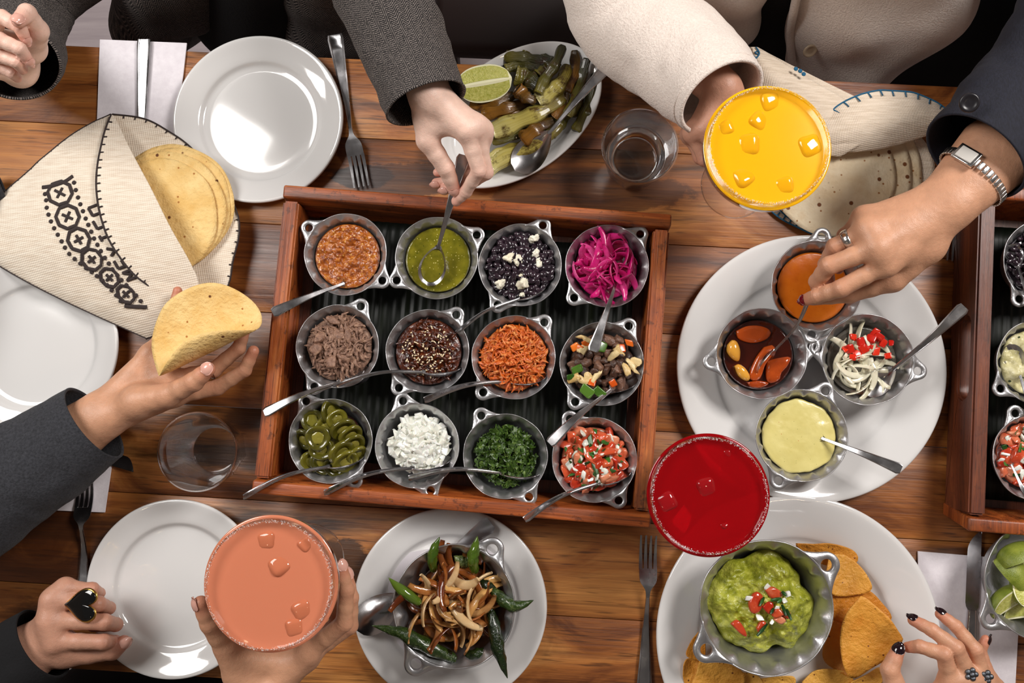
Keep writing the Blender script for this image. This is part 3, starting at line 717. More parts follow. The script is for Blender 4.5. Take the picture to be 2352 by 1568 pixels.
# ------------------------------------------------------------------ cutlery
def spoon_mesh(L=.165, bl=.052, bw=.0175, hw=.0085):
    "bowl tip at x=0, handle end at x=L, hollow up"
    V = []; nu, nv = 20, 14
    for lay in (0, 1):
        for i in range(nu):
            u = i / (nu - 1); x = bl * u
            w_ = bw * (math.sin(math.pi * min(1, u ** .8)) ** .62) * (1 - .12 * u) if 0 < u < 1 else .0006
            if u > .82: w_ = max(w_, .0032)
            for j in range(nv):
                s = -1 + 2 * j / (nv - 1)
                dpt = .0085 * math.sin(math.pi * min(1, max(0, u))) ** .8
                z = -dpt * (1 - s * s) - (.0009 if lay else 0)
                V.append((x, s * w_, z))
    Fc = gridfaces(nu, nv); n = nu * nv
    Fc += [(a + n, d + n, c + n, b + n) for a, b, c, d in gridfaces(nu, nv)]
    for i in range(nu - 1):
        for j in (0, nv - 1): Fc.append((i * nv + j, (i + 1) * nv + j, n + (i + 1) * nv + j, n + i * nv + j))
    for j in range(nv - 1): Fc.append((j, j + 1, n + j + 1, n + j))
    m = MB(); m.add(V, Fc)
    hx = np.linspace(bl - .004, L, 26); ring = []
    VV = []
    for x in hx:
        t = (x - bl) / (L - bl); t = max(0, t)
        w_ = .0022 + (hw - .0022) * t ** 1.5
        if t > .96: w_ *= math.sqrt(max(0.05, 1 - ((t - .96) / .045) ** 2 * .6))
        z = .010 * math.sin(math.pi * min(1, t * 1.0)) ** 1.2 * .8 + (.0015 * (1 - t)) - .001
        th = .0019 - .0004 * t
        for (sy, sz) in ((-1, -.6), (-1, .6), (-.8, 1), (-.72, .45), (.72, .45), (.8, 1), (1, .6), (1, -.6), (.6, -1), (-.6, -1)):
            VV.append((x, sy * w_, z + sz * th))
    FF = gridfaces(len(hx), 10, cv=True); FF += [tuple(range(10)), tuple(range(len(VV) - 1, len(VV) - 11, -1))]
    m.add(VV, FF)
    me = fixn(mesh('spoon', m.V, m.F, True, W['steel'])); autosmooth(me, 45); return me
SPOON = spoon_mesh(); SPOON_BIG = spoon_mesh(.215, .07, .023, .0115)
def along(o, a, b, roll=0.0, L=.165):
    "object whose +x runs from a to b, its +z as near to up as it can be, then rolled"
    a = Vector(a); b = Vector(b); x = (b - a).normalized(); up = Vector((0, 0, 1)); y = up.cross(x).normalized(); z = x.cross(y)
    M = Matrix((x, y, z)).transposed().to_4x4() @ Matrix.Rotation(roll, 4, 'X')
    M.translation = a; o.matrix_world = M; return o
def spoon(tip, end, label, roll=0.0, me=None, sc=None):
    a, b = PP(tip), PP(end); L = .215 if me is SPOON_BIG else .165
    o = link('spoon', me or SPOON); along(o, a, b, roll)
    k = (b - a).length / L if sc is None else sc
    o.matrix_world = o.matrix_world @ Matrix.Scale(k, 4)
    put(o, label, 'spoon', 'steel spoons'); return o
bz = tb + BH
spoon((856, 624, bz - .030), (626, 718, .096), 'spoon in the orange roasted salsa')
HELD = spoon((982, 656, bz - .006), (1066, 356, .124), 'spoon full of green salsa held by the tweed coated person', 0.15)
spoon((1252, 655, bz - .014), (1048, 762, .086), 'spoon with its bowl among the black beans', 1.1)
spoon((1440, 575, bz - .012), (1362, 806, .098), 'spoon standing in the pink pickled onion')
spoon((850, 848, bz - .014), (606, 948, .092), 'spoon in the shredded beef, lying across the tray edge', .35)
spoon((1060, 842, bz - .012), (772, 884, .086), 'thin spoon edge in the dark mole', 1.25)
spoon((1255, 858, bz - .012), (974, 917, .084), 'spoon in the orange shredded chicken', 1.0)
spoon((1462, 846, bz - .012), (1262, 1018, .096), 'spoon in the diced steak', .4)
spoon((838, 1042, bz - .016), (558, 1140, .088), 'spoon in the pickled jalapenos, past the tray corner', 1.15)
spoon((1036, 1050, bz - .014), (744, 1130, .084), 'spoon in the diced white onion', 1.15)
spoon((1243, 1082, bz - .014), (938, 1096, .084), 'spoon in the chopped cilantro', 1.25)
spoon((1448, 1075, bz - .012), (1204, 1192, .086), 'spoon in the pico de gallo, over the tray edge', 1.1)
spoon((1745, 858, .040), (1856, 684, .118), 'spoon in the dark broth held by the red nailed hand', 1.05, sc=.86)
spoon((1985, 905, .042), (2216, 704, .106), 'spoon leaning out of the white onion strips')
spoon((1816, 978, .026), (2070, 1078, .094), 'spoon in the pale yellow cream sauce')
spoon((2322, 560, .058), (2376, 740, .080), 'spoon in the black beans of the cut off tray', .3)
spoon((2318, 790, .058), (2390, 1000, .080), 'spoon in the creamy pale filling', .5)
spoon((2300, 1020, .058), (2380, 1180, .080), 'spoon in the pico de gallo of the cut off tray', .6)
spoon((1183, 392, .032), (1434, 112, .072), 'long serving spoon on the oval scallion plate', 0.0, SPOON_BIG)
spoon((818, 1446, .030), (1128, 1200, .0285), 'large serving spoon tucked under the fried onion bowl', math.pi, SPOON_BIG)

def fork_mesh(L=.20):
    m = MB(); hl = L * .64
    xs = np.linspace(0, L, 40); VV = []
    def zz(x):
        t = x / L
        return .0035 + .010 * math.sin(math.pi * min(1, t / .75)) * (t < .75) + (.0025 + .006 * math.sin(math.pi * (t - .75) / .25)) * 0
    prof = [(x, None) for x in xs]
    hx = np.linspace(0, hl, 20)
    def zc(x):
        t = x / L
        return .003 + .011 * math.exp(-((t - .68) / .13) ** 2) + .004 * t * (t < .3) - .002 * max(0, t - .8) * 4
    for x in hx:
        t = x / hl; w_ = .0098 * (1 - t) ** 1.2 + .0026
        th = .0016
        if t < .03: w_ *= .86
        for (sy, sz) in ((-1, -.6), (-1, .6), (-.8, 1.2), (-.7, .5), (.7, .5), (.8, 1.2), (1, .6), (1, -.6)): VV.append((x, sy * w_, zc(x) + sz * th))
    FF = gridfaces(len(hx), 8, cv=True); FF += [tuple(range(8)), tuple(range(len(VV) - 1, len(VV) - 9, -1))]; m.add(VV, FF)
    hx2 = np.linspace(hl - .002, L * .80, 14); VV = []
    for x in hx2:
        t = (x - hl) / (L * .80 - hl); w_ = .0026 + (.0125 - .0026) * (1 / (1 + math.exp(-(t - .38) * 12)))
        for sy, sz in ((-1, -1), (-1, 1), (0, 1), (1, 1), (1, -1), (0, -1)): VV.append((x, sy * w_, zc(x) + sz * .0012 - .0012 * (1 - abs(sy)) * (t > .5)))
    FF = gridfaces(len(hx2), 6, cv=True); FF += [tuple(range(6)), tuple(range(len(VV) - 1, len(VV) - 7, -1))]; m.add(VV, FF)
    for k in range(4):
        y0 = (-.0125 + .00275 + k * .00667); VV = []
        tx = np.linspace(L * .795, L, 10)
        for x in tx:
            t = (x - L * .795) / (L * .205); w_ = .0026 * (1 - .55 * t); yy = y0 * (1 + .06 * t)
            for sy, sz in ((-1, -1), (-1, 1), (1, 1), (1, -1)): VV.append((x, yy + sy * w_, zc(x) + sz * .0011 + .005 * t * t))
        FF = gridfaces(len(tx), 4, cv=True); FF += [(0, 1, 2, 3), tuple(range(len(VV) - 1, len(VV) - 5, -1))]; m.add(VV, FF)
    me = fixn(mesh('fork', m.V, m.F, True, W['steel'])); autosmooth(me, 45); return me
FORK = fork_mesh()
def fork(a, b, label, roll=0.0):
    o = link('fork', FORK); A, B = PP(a), PP(b); along(o, A, B, roll)
    k = (B - A).length / .20; o.matrix_world = o.matrix_world @ Matrix.Diagonal((k, 1, 1, 1))
    put(o, label, 'fork', 'steel forks')
fork((770, 82, .001), (832, 432, .001), 'fork between the empty plate and the tweed sleeve')
fork((192, 1420, .001), (200, 1098, .001), 'dark fork beside the empty plate under the pink cocktail')
fork((1478, 1610, .001), (1489, 1228, .001), 'fork on bare wood beside the chips plate')
fork((2230, 215, .001), (2187, 602, .001), 'fork whose tines show between the sauce plate and the cut off tray')

def knife(a, b, label, name='table_knife'):
    "a = handle end, b = blade tip"
    A, B = PP(a), PP(b); L = (B - A).length
    k = empty(name); along(k, A, B)
    put(k, label, 'knife', 'table knives')
    VV = []; hx = np.linspace(0, L * .52, 16)
    for x in hx:
        t = x / (L * .52); w_ = .0105 - .0042 * t; th = .0032 - .0008 * t
        if t < .02: w_ *= .9
        for sy, sz in ((-1, -.7), (-1, .7), (-.78, 1), (-.62, 1), (-.55, .78), (.55, .78), (.62, 1), (.78, 1), (1, .7), (1, -.7)): VV.append((x, sy * w_, .0036 + sz * th))
    FF = gridfaces(len(hx), 10, cv=True) + [tuple(range(10)), tuple(range(len(VV) - 1, len(VV) - 11, -1))]
    autosmooth(fixn(mesh('handle', VV, FF, True, W['steel'])), 40)
    me = bpy.data.meshes[-1]
    h = obj('handle', VV, FF, W['steel'], k); fixn(h.data); autosmooth(h, 40)
    VV = []; bx = np.linspace(L * .515, L, 22)
    for x in bx:
        t = (x - L * .515) / (L * .485)
        top = .0098 if t < .72 else .0098 - .0175 * ((t - .72) / .28) ** 2.2; bot = -.0088
        if t < .06: top *= .6 + t * 6; bot *= .7 + t * 5
        top = max(top, bot + .0012)
        for y, z in ((bot, .0026), (bot, .0038), (top, .0034), (top, .0030)): VV.append((x, y, z))
    FF = gridfaces(len(bx), 4, cv=True) + [(0, 1, 2, 3), tuple(range(len(VV) - 1, len(VV) - 5, -1))]
    bl_ = obj('blade', VV, FF, W['steel'], k, False); fixn(bl_.data)
    return k
# ------------------------------------------------------------------ napkins
def napkin(corners, label, z=.0012, name='paper_napkin', mat='napkin', th=.0016, seed=0):
    c = [P(x, y, z) for x, y in corners]; n = 16; V = []
    for lay in (0, 1):
        for i in range(n):
            for j in range(n):
                u, v = i / (n - 1), j / (n - 1)
                p = c[0] * (1 - u) * (1 - v) + c[1] * u * (1 - v) + c[2] * u * v + c[3] * (1 - u) * v
                zz = p.z + .0009 * noise3(np.array([p.x, p.y, seed]), 30) + .0006
                V.append((p.x, p.y, zz + (th if lay == 0 else 0) if lay == 0 else z))
    Fc = gridfaces(n, n); N = n * n; Fc += [(a + N, d + N, e + N, b_ + N) for a, b_, e, d in gridfaces(n, n)]
    per = [i * n for i in range(n)] + [(n - 1) * n + j for j in range(1, n)] + [i * n + n - 1 for i in range(n - 2, -1, -1)] + [j for j in range(n - 2, 0, -1)]
    Fc += [(per[k], per[(k + 1) % len(per)], per[(k + 1) % len(per)] + N, per[k] + N) for k in range(len(per))]
    o = obj(name, V, Fc, W[mat]); fixn(o.data); autosmooth(o, 40)
    put(o, label, 'napkin' if mat == 'napkin' else 'paper', 'white paper napkins' if mat == 'napkin' else None); return o
napkin([(231, 92), (430, 100), (396, 400), (220, 400)], 'white paper napkin under the knife by the embroidered cloth', seed=1)
napkin([(60, 1020), (262, 1040), (242, 1176), (40, 1168)], 'white paper napkin half under the charcoal sleeve', seed=2)
napkin([(2107, 1265), (2345, 1285), (2328, 1620), (2107, 1600)], 'white paper napkin under the knife by the lime bowl', seed=3)
napkin([(880, 1278), (1132, 1236), (1182, 1500), (925, 1548)], 'parchment square under the fried onion bowl', .0050, 'parchment_sheet', 'parchment', .0004, 4)
knife((334, 94, .003), (322, 470, .003), 'knife on the napkin beside the embroidered cloth')
knife((120, 1012, .003), (313, 1070, .003), 'dark knife tip showing from under the charcoal sleeve')
knife((2222, 1600, .003), (2238, 1216, .003), 'knife with a shiny blade on the napkin by the lime bowl')

# ------------------------------------------------------------------ glasses
def tumbler(px, py, rz, label, water, rpx):
    "faceted water tumbler; px,py = rim centre"
    H = .088; p = P(px, py, H); R = S(rpx, H)
    g = empty('water_glass', (p.x, p.y, .0006)); put(g, label, 'glass', 'water tumblers'); g.rotation_euler.z = rz
    prof = smoothprof([(0.0001, .014), (R * .52, .014), (R * .60, .017), (R * .68, .030), (R * .80, .055), (R * .92, .078), (R * .955, H - .001), (R * .975, H), (R, H - .0015), (R * .97, .074), (R * .90, .052), (R * .80, .022), (R * .74, .003), (R * .68, 0), (R * .55, .002), (R * .48, .0035), (0.0001, .0035)], 4)
    def mod(t, r, z, k):
        if k > len(prof) * .5 and z < .060 and r > R * .5:
            a = (t % (2 * math.pi / 9)) - math.pi / 9
            w_ = min(1, max(0, (.062 - z) / .02)); f = math.cos(math.pi / 9) / math.cos(a)
            r = r * (1 + w_ * (f * 1.03 - 1))
        return r, z
    V, Fc = lathe(prof, 180, mod); obj('glass_body', V, Fc, W['tumbler'], g)
    if water:
        wp = smoothprof([(0.0001, .0142), (R * .51, .0142), (R * .597, .0172), (R * .677, .030), (R * .75, .046), (R * .755, .0463), (0.0001, .0458)], 3)
        V, Fc = lathe(wp, 64); put(obj('drinking_water', V, Fc, W['water']), 'clear water inside the tumbler beside the cream sleeve', 'water').location = (p.x, p.y, .0006)
tumbler(1470, 335, .2, 'faceted water tumbler beside the cream sleeve', True, 90)
tumbler(452, 1037, .5, 'faceted water tumbler below the hand with the tortilla', False, 92)

GR = .070
def cocktail(px, py, foot_z, label, juice, jname, jlabel, ices, icemat, ilabels, nsalt=900, h=.182):
    zr = foot_z + h; p = P(px, py, zr)
    g = empty('cocktail_glass', (p.x, p.y, foot_z)); put(g, label, 'glass', 'salt rimmed cocktail glasses')
    bd = .072                                    # depth of the bowl
    b0 = h - bd
    outer = [(GR, h), (GR * 1.05, h - .014), (GR * 1.035, h - .030), (GR * .89, h - .048), (GR * .58, h - .062), (GR * .25, h - .071), (.0062, b0 - .006), (.0046, b0 - .03), (.0044, .03), (.0062, .012), (.016, .0062), (.043, .0030), (.0452, .0018), (.0440, .0004), (.02, .0012), (.0001, .0016)]
    inner = [(.0001, h - .0688), (GR * .25, h - .0684), (GR * .56, h - .0595), (GR * .865, h - .046), (GR * 1.01, h - .0295), (GR * 1.027, h - .014), (GR * .983, h - .0006)]
    prof = smoothprof(inner + outer, 4)
    V, Fc = lathe(prof, 128); obj('glass_body', V, Fc, W['glass'], g)
    # salt on the rim: grains
    m = MB(); r = np.random.default_rng(int(px))
    for k in range(nsalt):
        t = r.random() * 2 * math.pi; a = r.normal(0, .55)
        rr = GR * .99 + .0017 * math.sin(a * 1.5); z = h - .0004 + .0014 * math.cos(a * 1.5); s = .0004 + .0005 * r.random()
        c = np.array([rr * math.cos(t), rr * math.sin(t), z])
        d = r.normal(size=(4, 3)); d = d / np.linalg.norm(d, axis=1)[:, None] * s
        m.add(c + d, [(0, 1, 2), (0, 3, 1), (1, 3, 2), (0, 2, 3)])
    so = m.obj('salt_rim', W['salt'], g, False); so['kind'] = 'stuff'
    # the drink
    lv = h - .010
    jp = smoothprof([(.0001, h - .0682), (GR * .25, h - .0678), (GR * .555, h - .0592), (GR * .86, h - .0458), (GR * 1.005, h - .0293), (GR * 1.022, h - .015), (GR * 1.02, lv + .0004), (GR * 1.0, lv), (.0001, lv)], 4)
    V, Fc = lathe(jp, 128); jo = put(obj(jname, V, Fc, juice), jlabel, 'drink'); jo.location = (p.x, p.y, foot_z); fixn(jo.data)
    for (ix, iy, s, rz), il in zip(ices, ilabels):
        q = P(ix, iy, zr - .010)
        V, Fc = bevelled(*box(-.5, .5, -.5, .5, -.5, .5), .3, 4)
        V = np.array(V) * s; V += .0012 * noise3(V, 90, ix)[:, None]
        io = obj('ice_cube', V, Fc, icemat); io.location = (q.x, q.y, zr - .010 - s * .40); io.rotation_euler = (.25 * math.sin(ix), .25 * math.cos(iy), rz)
        put(io, il + ' in the ' + jlabel.split(' in ')[0], 'ice cube', 'ice cubes in the ' + jlabel.split(' in ')[0])
    return g
YG = cocktail(1767, 334, .075, 'salt rimmed cocktail glass of yellow mango drink', W['juice_y'], 'mango_drink', 'yellow mango drink in a salted glass',
              [(1768, 232, .026, .2), (1742, 276, .025, .9), (1668, 292, .020, .4), (1722, 330, .029, .05), (1860, 334, .030, .3), (1708, 408, .027, .5), (1804, 424, .023, .2)], W['ice_y'], ['ice cube under the far rim', 'ice cube touching the one under the far rim', 'small pale ice cube by the rim next to the hand', 'tilted large ice cube between the hand and the middle', 'lone ice cube by the rim over the tortillas', 'ice cube by the rim beside the water glass', 'ice cube by the rim towards the tray'])
PG = cocktail(617, 1343, .108, 'salt rimmed cocktail glass of pink grapefruit drink', W['juice_p'], 'grapefruit_drink', 'pink grapefruit drink in a salted glass',
              [(640, 1300, .026, .55), (612, 1240, .022, .1), (692, 1400, .024, .4), (675, 1440, .022, .2), (700, 1250, .018, .7)], W['ice_p'], ['large ice cube near the middle', 'ice cube under the rim opposite the palm', 'ice cube by the rim at the fingertips', 'ice cube by the rim over the palm', 'small ice cube by the rim over the glass foot'])
RG = cocktail(1630, 1138, .0006, 'salt rimmed cocktail glass of red hibiscus drink', W['juice_r'], 'hibiscus_drink', 'red hibiscus drink in a salted glass',
              [(1622, 1117, .026, .3), (1533, 1152, .026, .5), (1672, 1040, .010, .1), (1664, 1206, .010, .7)], W['ice_r'], ['large ice cube at the middle', 'large ice cube touching the salted rim', 'tiny ice chip beside the sauce plate', 'tiny ice chip beside the chips plate'])
# ------------------------------------------------------------------ room walls (out of the picture; they close the room)
wm = mat_plain('wall_paint', srgb(150, 138, 130), 0.8)
for nm, b_ in (('wall_left', (-2.45, -2.4, -2.0, 2.2)), ('wall_right', (2.4, 2.45, -2.0, 2.2)), ('wall_far', (-2.45, 2.45, 2.2, 2.25)), ('wall_near', (-2.45, 2.45, -2.05, -2.0))):
    o = obj(nm, *box(*b_, FZ, 2.3), wm, smooth=False); o['kind'] = 'structure'; o['label'] = 'plain warm grey room wall'; o['category'] = 'wall'

# ------------------------------------------------------------------ hands
FR = {'index': 1.0, 'middle': 1.03, 'ring': .97, 'pinky': .84}
def nail_mesh(dip, tip, rt, n, length=.0125, wdeg=56, over=.35):
    d = (tip - dip).normalized(); n = n - d * n.dot(d); n.normalize(); s = d.cross(n)
    nl, na = 12, 11; V = []
    end = (tip - dip).length + rt * .80 + length * over; st = end - length
    for lay in (0, 1):
        for i in range(nl):
            u = i / (nl - 1); l = st + length * u
            ww = math.radians(wdeg) * min(1, (1 - abs(2 * u - 1) ** 3.2) ** .5 + .02)
            beyond = max(0, l - (tip - dip).length)
            k = math.sqrt(max(.30, 1 - (beyond / (rt * 1.35)) ** 2))
            for j in range(na):
                a = -ww + 2 * ww * j / (na - 1)
                rr = rt * k * 1.05 + (.0007 if lay == 0 else -.0012)
                V.append(dip + d * l + n * (rr * math.cos(a)) + s * (rr * math.sin(a)))
    N = nl * na; Fc = gridfaces(nl, na); Fc += [(a + N, e + N, c + N, b_ + N) for a, b_, c, e in gridfaces(nl, na)]
    per = [i * na for i in range(nl)] + [(nl - 1) * na + j for j in range(1, na)] + [i * na + na - 1 for i in range(nl - 2, -1, -1)] + [j for j in range(na - 2, 0, -1)]
    Fc += [(per[k], per[(k + 1) % len(per)], per[(k + 1) % len(per)] + N, per[k] + N) for k in range(len(per))]
    return V, Fc
def hand(parent, spec, skin, h=.0015, size=1.0, nails=(), nail_mat='nail', name='arm'):
    "one continuous skin: forearm, palm, four fingers, thumb; joints given as (px, py, z)"
    J = {k: [np.array(P(*q)) for q in v] for k, v in spec.items()}
    Wp = J['wrist'][0]; Fp = J['fore'][0]
    lat = J['pinky'][0] - J['index'][0]; lat = lat / np.linalg.norm(lat)
    ax = Wp - Fp; ax /= np.linalg.norm(ax); lat2 = lat - ax * (lat @ ax); lat2 /= np.linalg.norm(lat2)
    palm = []
    wr, fr = .0205 * size, .0265 * size
    for s in (-1, 0, 1):
        palm.append((Fp + lat2 * s * .013 * size, Wp + lat2 * s * .0085 * size, fr, wr))
    names = ['index', 'middle', 'ring', 'pinky']
    mc = [J[n][0] for n in names]; pl_n = np.cross(lat, np.mean(mc, 0) - Wp); pl_n /= np.linalg.norm(pl_n)
    for i, n in enumerate(names):
        palm.append((Wp + lat2 * (-.0075 + .005 * i) * size, mc[i], .0165 * size, .0118 * size * FR[n]))
    for i in range(3): palm.append((mc[i], mc[i + 1], .0108 * size, .0104 * size))
    th = J['thumb']
    palm.append((Wp + lat2 * -.006 * size, th[0], .0165 * size, .0172 * size)); palm.append((th[0], th[1], .0172 * size, .0132 * size))
    palm.append((th[0], (mc[0] + mc[1]) / 2, .0130 * size, .0110 * size))
    palm.append((th[1] * .6 + th[0] * .4, mc[0] * .75 + Wp * .25, .0095 * size, .0095 * size))
    fingers = []
    for n in names:
        q = J[n]; f = FR[n] * size
        rads = [.0105 * f, .0092 * f, .0079 * f, .0066 * f]; seg = []
        for k in range(3):
            mid = (q[k] + q[k + 1]) / 2; rm = (rads[k] + rads[k + 1]) / 2 * .955
            seg += [(q[k], mid, rads[k], rm), (mid, q[k + 1], rm, rads[k + 1])]
        fingers.append(seg)
    rads = [.0132 * size, .0110 * size, .0082 * size]; seg = []
    for k in range(2):
        mid = (th[k + 1] + th[k + 2]) / 2; rm = (rads[k] + rads[k + 1]) / 2 * .97
        seg += [(th[k + 1], mid, rads[k], rm), (mid, th[k + 2], rm, rads[k + 1])]
    fingers.append(seg)
    allp = [p for s in [palm] + fingers for p in s]
    pts = np.array([p[0] for p in allp] + [p[1] for p in allp]); pad = .03
    lo, hi = pts.min(0) - pad, pts.max(0) + pad
    joints = [(J[n][k], J[n][k + 1] - J[n][k - 1], 1.0) for n in names for k in (1, 2)] + [(th[2], th[3] - th[1], 1.0)]
    def fn(X):
        d = None
        for a, b_, ra, rb in palm:
            e = cone_d(X, a, b_, ra, rb); d = e if d is None else smin(d, e, .011 * size)
        best = None
        for sg in fingers:
            f = None
            for a, b_, ra, rb in sg:
                e = cone_d(X, a, b_, ra, rb); f = e if f is None else smin(f, e, .0025 * size)
            g = smin(d, f, .0062 * size)
            best = g if best is None else smin(best, g, .0008)
        # creases over the joints
        for c, dv, w_ in joints:
            c = c.astype(np.float32); dv = (dv / np.linalg.norm(dv)).astype(np.float32)
            rel = X - c; r2 = np.einsum('...i,...i->...', rel, rel)
            m_ = r2 < .00026
            if m_.any():
                s = rel[m_] @ dv
                best[m_] += .00036 * np.cos(s * 2 * math.pi / .0042) * np.exp(-(s / .0042) ** 2) * np.clip(1 - r2[m_] / .00026, 0, 1)
        return best
    V, Q = polygonise(fn, lo, hi, h)
    o = obj(name, V, Q, skin, parent)
    fl = np.zeros(len(V))
    for n in names + ['thumb']:
        for k, q in enumerate(J[n]):
            w_ = {0: .35, 1: .55, 2: .5, 3: 1.0}[k]; r_ = .011 if k < 3 else .014
            fl = np.maximum(fl, w_ * np.exp(-((V - q) ** 2).sum(1) / r_ ** 2))
    at = o.data.attributes.new('flush', 'FLOAT', 'POINT'); at.data.foreach_set('value', fl.astype(np.float32))
    for nm, up in nails:
        q = J[nm]; rt = (.0066 * FR.get(nm, 1) if nm != 'thumb' else .0082) * size
        V2, F2 = nail_mesh(Vector(q[2]), Vector(q[3]), rt, Vector(up), (.0150 if nm == 'thumb' else .0132) * size)
        obj('fingernail', V2, F2, W[nail_mat], parent)
    return J
def sleeve(parent, pts, rads, mat, n=84, rows=70, th=.0028, inner=.05, wrinkle=.004, name='sleeve', up=(0, 0, 1), seed=0, edge=.0022, flat=.86, lining=None):
    "pts[0] = cuff; tube of cloth with a turned-in cuff and folds"
    path = bez([PP(q) for q in pts], rows); m = len(path)
    L = [0]
    for i in range(1, m): L.append(L[-1] + (path[i] - path[i - 1]).length)
    rr = np.interp(np.linspace(0, len(rads) - 1, m), range(len(rads)), rads)
    fr = frames(path, up); V = []; UV = []
    def ringp(i, r, dr=0.0):
        p, t, s, b_ = fr[i]; out = []
        for k in range(n):
            a = 2 * math.pi * k / n
            out.append(p + s * (math.cos(a) * (r + dr)) + b_ * (math.sin(a) * (r * flat + dr)))
        return out
    inn = [i for i in range(m) if L[i] < inner]
    for i in reversed(inn): V += ringp(i, rr[i] - th - .0006); UV += [(2 * math.pi * k / n * .06, -L[i]) for k in range(n)]
    p0, t0, s0, b0 = fr[0]
    for q in (-1, 0, 1):
        V += [v - t0 * (edge * math.cos(q)) for v in ringp(0, rr[0] - th * .5, th * .5 * q * 1.2)]; UV += [(2 * math.pi * k / n * .06, 0) for k in range(n)]
    off = len(V)
    for i in range(m):
        R_ = np.array([tuple(v) for v in ringp(i, rr[i])])
        c = np.array(path[i]); t = np.array(fr[i][1])
        dirs = R_ - c; dirs /= np.linalg.norm(dirs, axis=1)[:, None]
        q = R_ * 1.0
        coord = np.stack([np.full(n, L[i] * 24), dirs @ np.array(fr[i][2]) * 1.1 + 3, dirs @ np.array(fr[i][3]) * 1.1 + 7], 1)
        fold = fbm(coord, 1.0, 3, seed * 3.1) * wrinkle * 2.4 * min(1, .15 + L[i] / .05)
        R_ = R_ + dirs * fold[:, None]
        V += [tuple(v) for v in R_]; UV += [(2 * math.pi * k / n * .06, L[i]) for k in range(n)]
    nr = len(V) // n
    Fc = gridfaces(nr, n, cv=True)
    me = mesh(name, V, Fc, True, mat)
    uvl = me.uv_layers.new(name='UVMap')
    li = np.zeros(len(me.loops), int); me.loops.foreach_get('vertex_index', li)
    uv = np.array(UV)[li]
    # the seam column
    ff = li.reshape(-1, 4) % n; wrap = (ff.max(1) - ff.min(1)) > n // 2
    uv = uv.reshape(-1, 4, 2); msk = wrap[:, None] & (ff == 0); uv[msk, 0] += 2 * math.pi * .06
    uvl.data.foreach_set('uv', uv.reshape(-1, 2).astype(np.float32).ravel())
    fixn(me)
    return link(name, me, None, parent), fr, rr
def cloth_body(parent, prims, mat, name, h=.008, k=.03, fold=.006, seed=0, plane='xy'):
    "garment masses: round cones given as ((px,py,z), (px,py,z), r0, r1), with soft folds"
    pr = [(np.array(PP(a)), np.array(PP(b_)), ra, rb) for a, b_, ra, rb in prims]
    pts = np.array([p[i] for p in pr for i in (0, 1)]); R_ = max(max(p[2], p[3]) for p in pr) + .04
    def fn(X):
        d = None
        for a, b_, ra, rb in pr:
            e = cone_d(X, a, b_, ra, rb); d = e if d is None else smin(d, e, k)
        return d + (fold * fbm(X * np.array([1.0, .45, .6], np.float32), 11.0, 2, seed)).astype(np.float32)
    V, Q = polygonise(fn, pts.min(0) - R_, pts.max(0) + R_, h)
    me = mesh(name, V, Q, True, mat)
    uvl = me.uv_layers.new(name='UVMap'); li = np.zeros(len(me.loops), int); me.loops.foreach_get('vertex_index', li)
    uvl.data.foreach_set('uv', np.stack([V[:, 0], (V[:, 1] - V[:, 2]) * .8], 1)[li].astype(np.float32).ravel())
    return link(name, me, None, parent)
def person(label, base):
    p = empty('person', (0, 0, 0)); put(p, label, 'person', 'people around the table'); return p
def arc_ring(c, ax, r, tube_r, n=32, m=10, flat=1.0):
    "ring round axis ax"
    ax = Vector(ax).normalized(); s = ax.orthogonal().normalized(); b_ = ax.cross(s)
    V = []
    for i in range(n):
        a = 2 * math.pi * i / n; d = s * math.cos(a) + b_ * math.sin(a)
        for j in range(m):
            e = 2 * math.pi * j / m
            V.append(Vector(c) + d * (r + tube_r * math.cos(e)) + ax * (tube_r * flat * math.sin(e)))
    return V, gridfaces(n, m, True, True)
UPZ = (0, 0, 1)
def lerp3(a, b_, t): return Vector(a) * (1 - t) + Vector(b_) * t

# --- person in the tweed coat
pa = person('person in a grey herringbone coat reaching over with a spoon', None)
J = hand(pa, dict(fore=[(945, 90, .190)], wrist=[(988, 222, .196)],
    index=[(1068, 300, .188), (1100, 392, .160), (1070, 440, .128), (1048, 462, .114)],
    middle=[(1092, 290, .180), (1116, 396, .142), (1068, 428, .108), (1022, 434, .106)],
    ring=[(1106, 300, .166), (1108, 392, .128), (1050, 414, .100), (1002, 420, .100)],
    pinky=[(1108, 316, .150), (1090, 376, .118), (1046, 392, .098), (1004, 396, .098)],
    thumb=[(985, 270, .180), (982, 322, .172), (1024, 386, .150), (1042, 432, .128)]), W['skin_a'], nails=[('thumb', (-.15, -.2, 1)), ('ring', (-.4, -.6, .5)), ('middle', (-.4, -.6, .5))], size=1.03)
sleeve(pa, [(978, 235, .202), (928, 110, .190), (872, -40, .175), (790, -330, .18)], [.053, .056, .062, .074], W['tweed'], seed=1, lining=1)
hand(pa, dict(fore=[(40, 110, .06)], wrist=[(45, 150, .150)],
    index=[(-25, 75, .235), (5, 40, .262), (45, 62, .262), (58, 88, .250)],
    middle=[(-30, 105, .225), (0, 92, .262), (45, 112, .258), (64, 138, .244)],
    ring=[(-28, 135, .212), (0, 128, .248), (38, 142, .246), (52, 160, .232)],
    pinky=[(-22, 160, .198), (2, 155, .228), (28, 168, .226), (40, 180, .215)],
    thumb=[(70, 110, .195), (85, 70, .232), (62, 30, .262), (42, 48, .275)]), W['skin_a'], nails=[('thumb', (.3, -.3, 1)), ('index', (.6, -.3, .8)), ('middle', (.6, -.3, .8))], size=.98)
sleeve(pa, [(30, 140, .150), (38, 120, .08), (72, -20, .03), (260, -200, .06), (330, -330, .2)], [.058, .06, .066, .08, .08], W['tweed'], seed=2, up=(0, 1, 0), inner=.06)
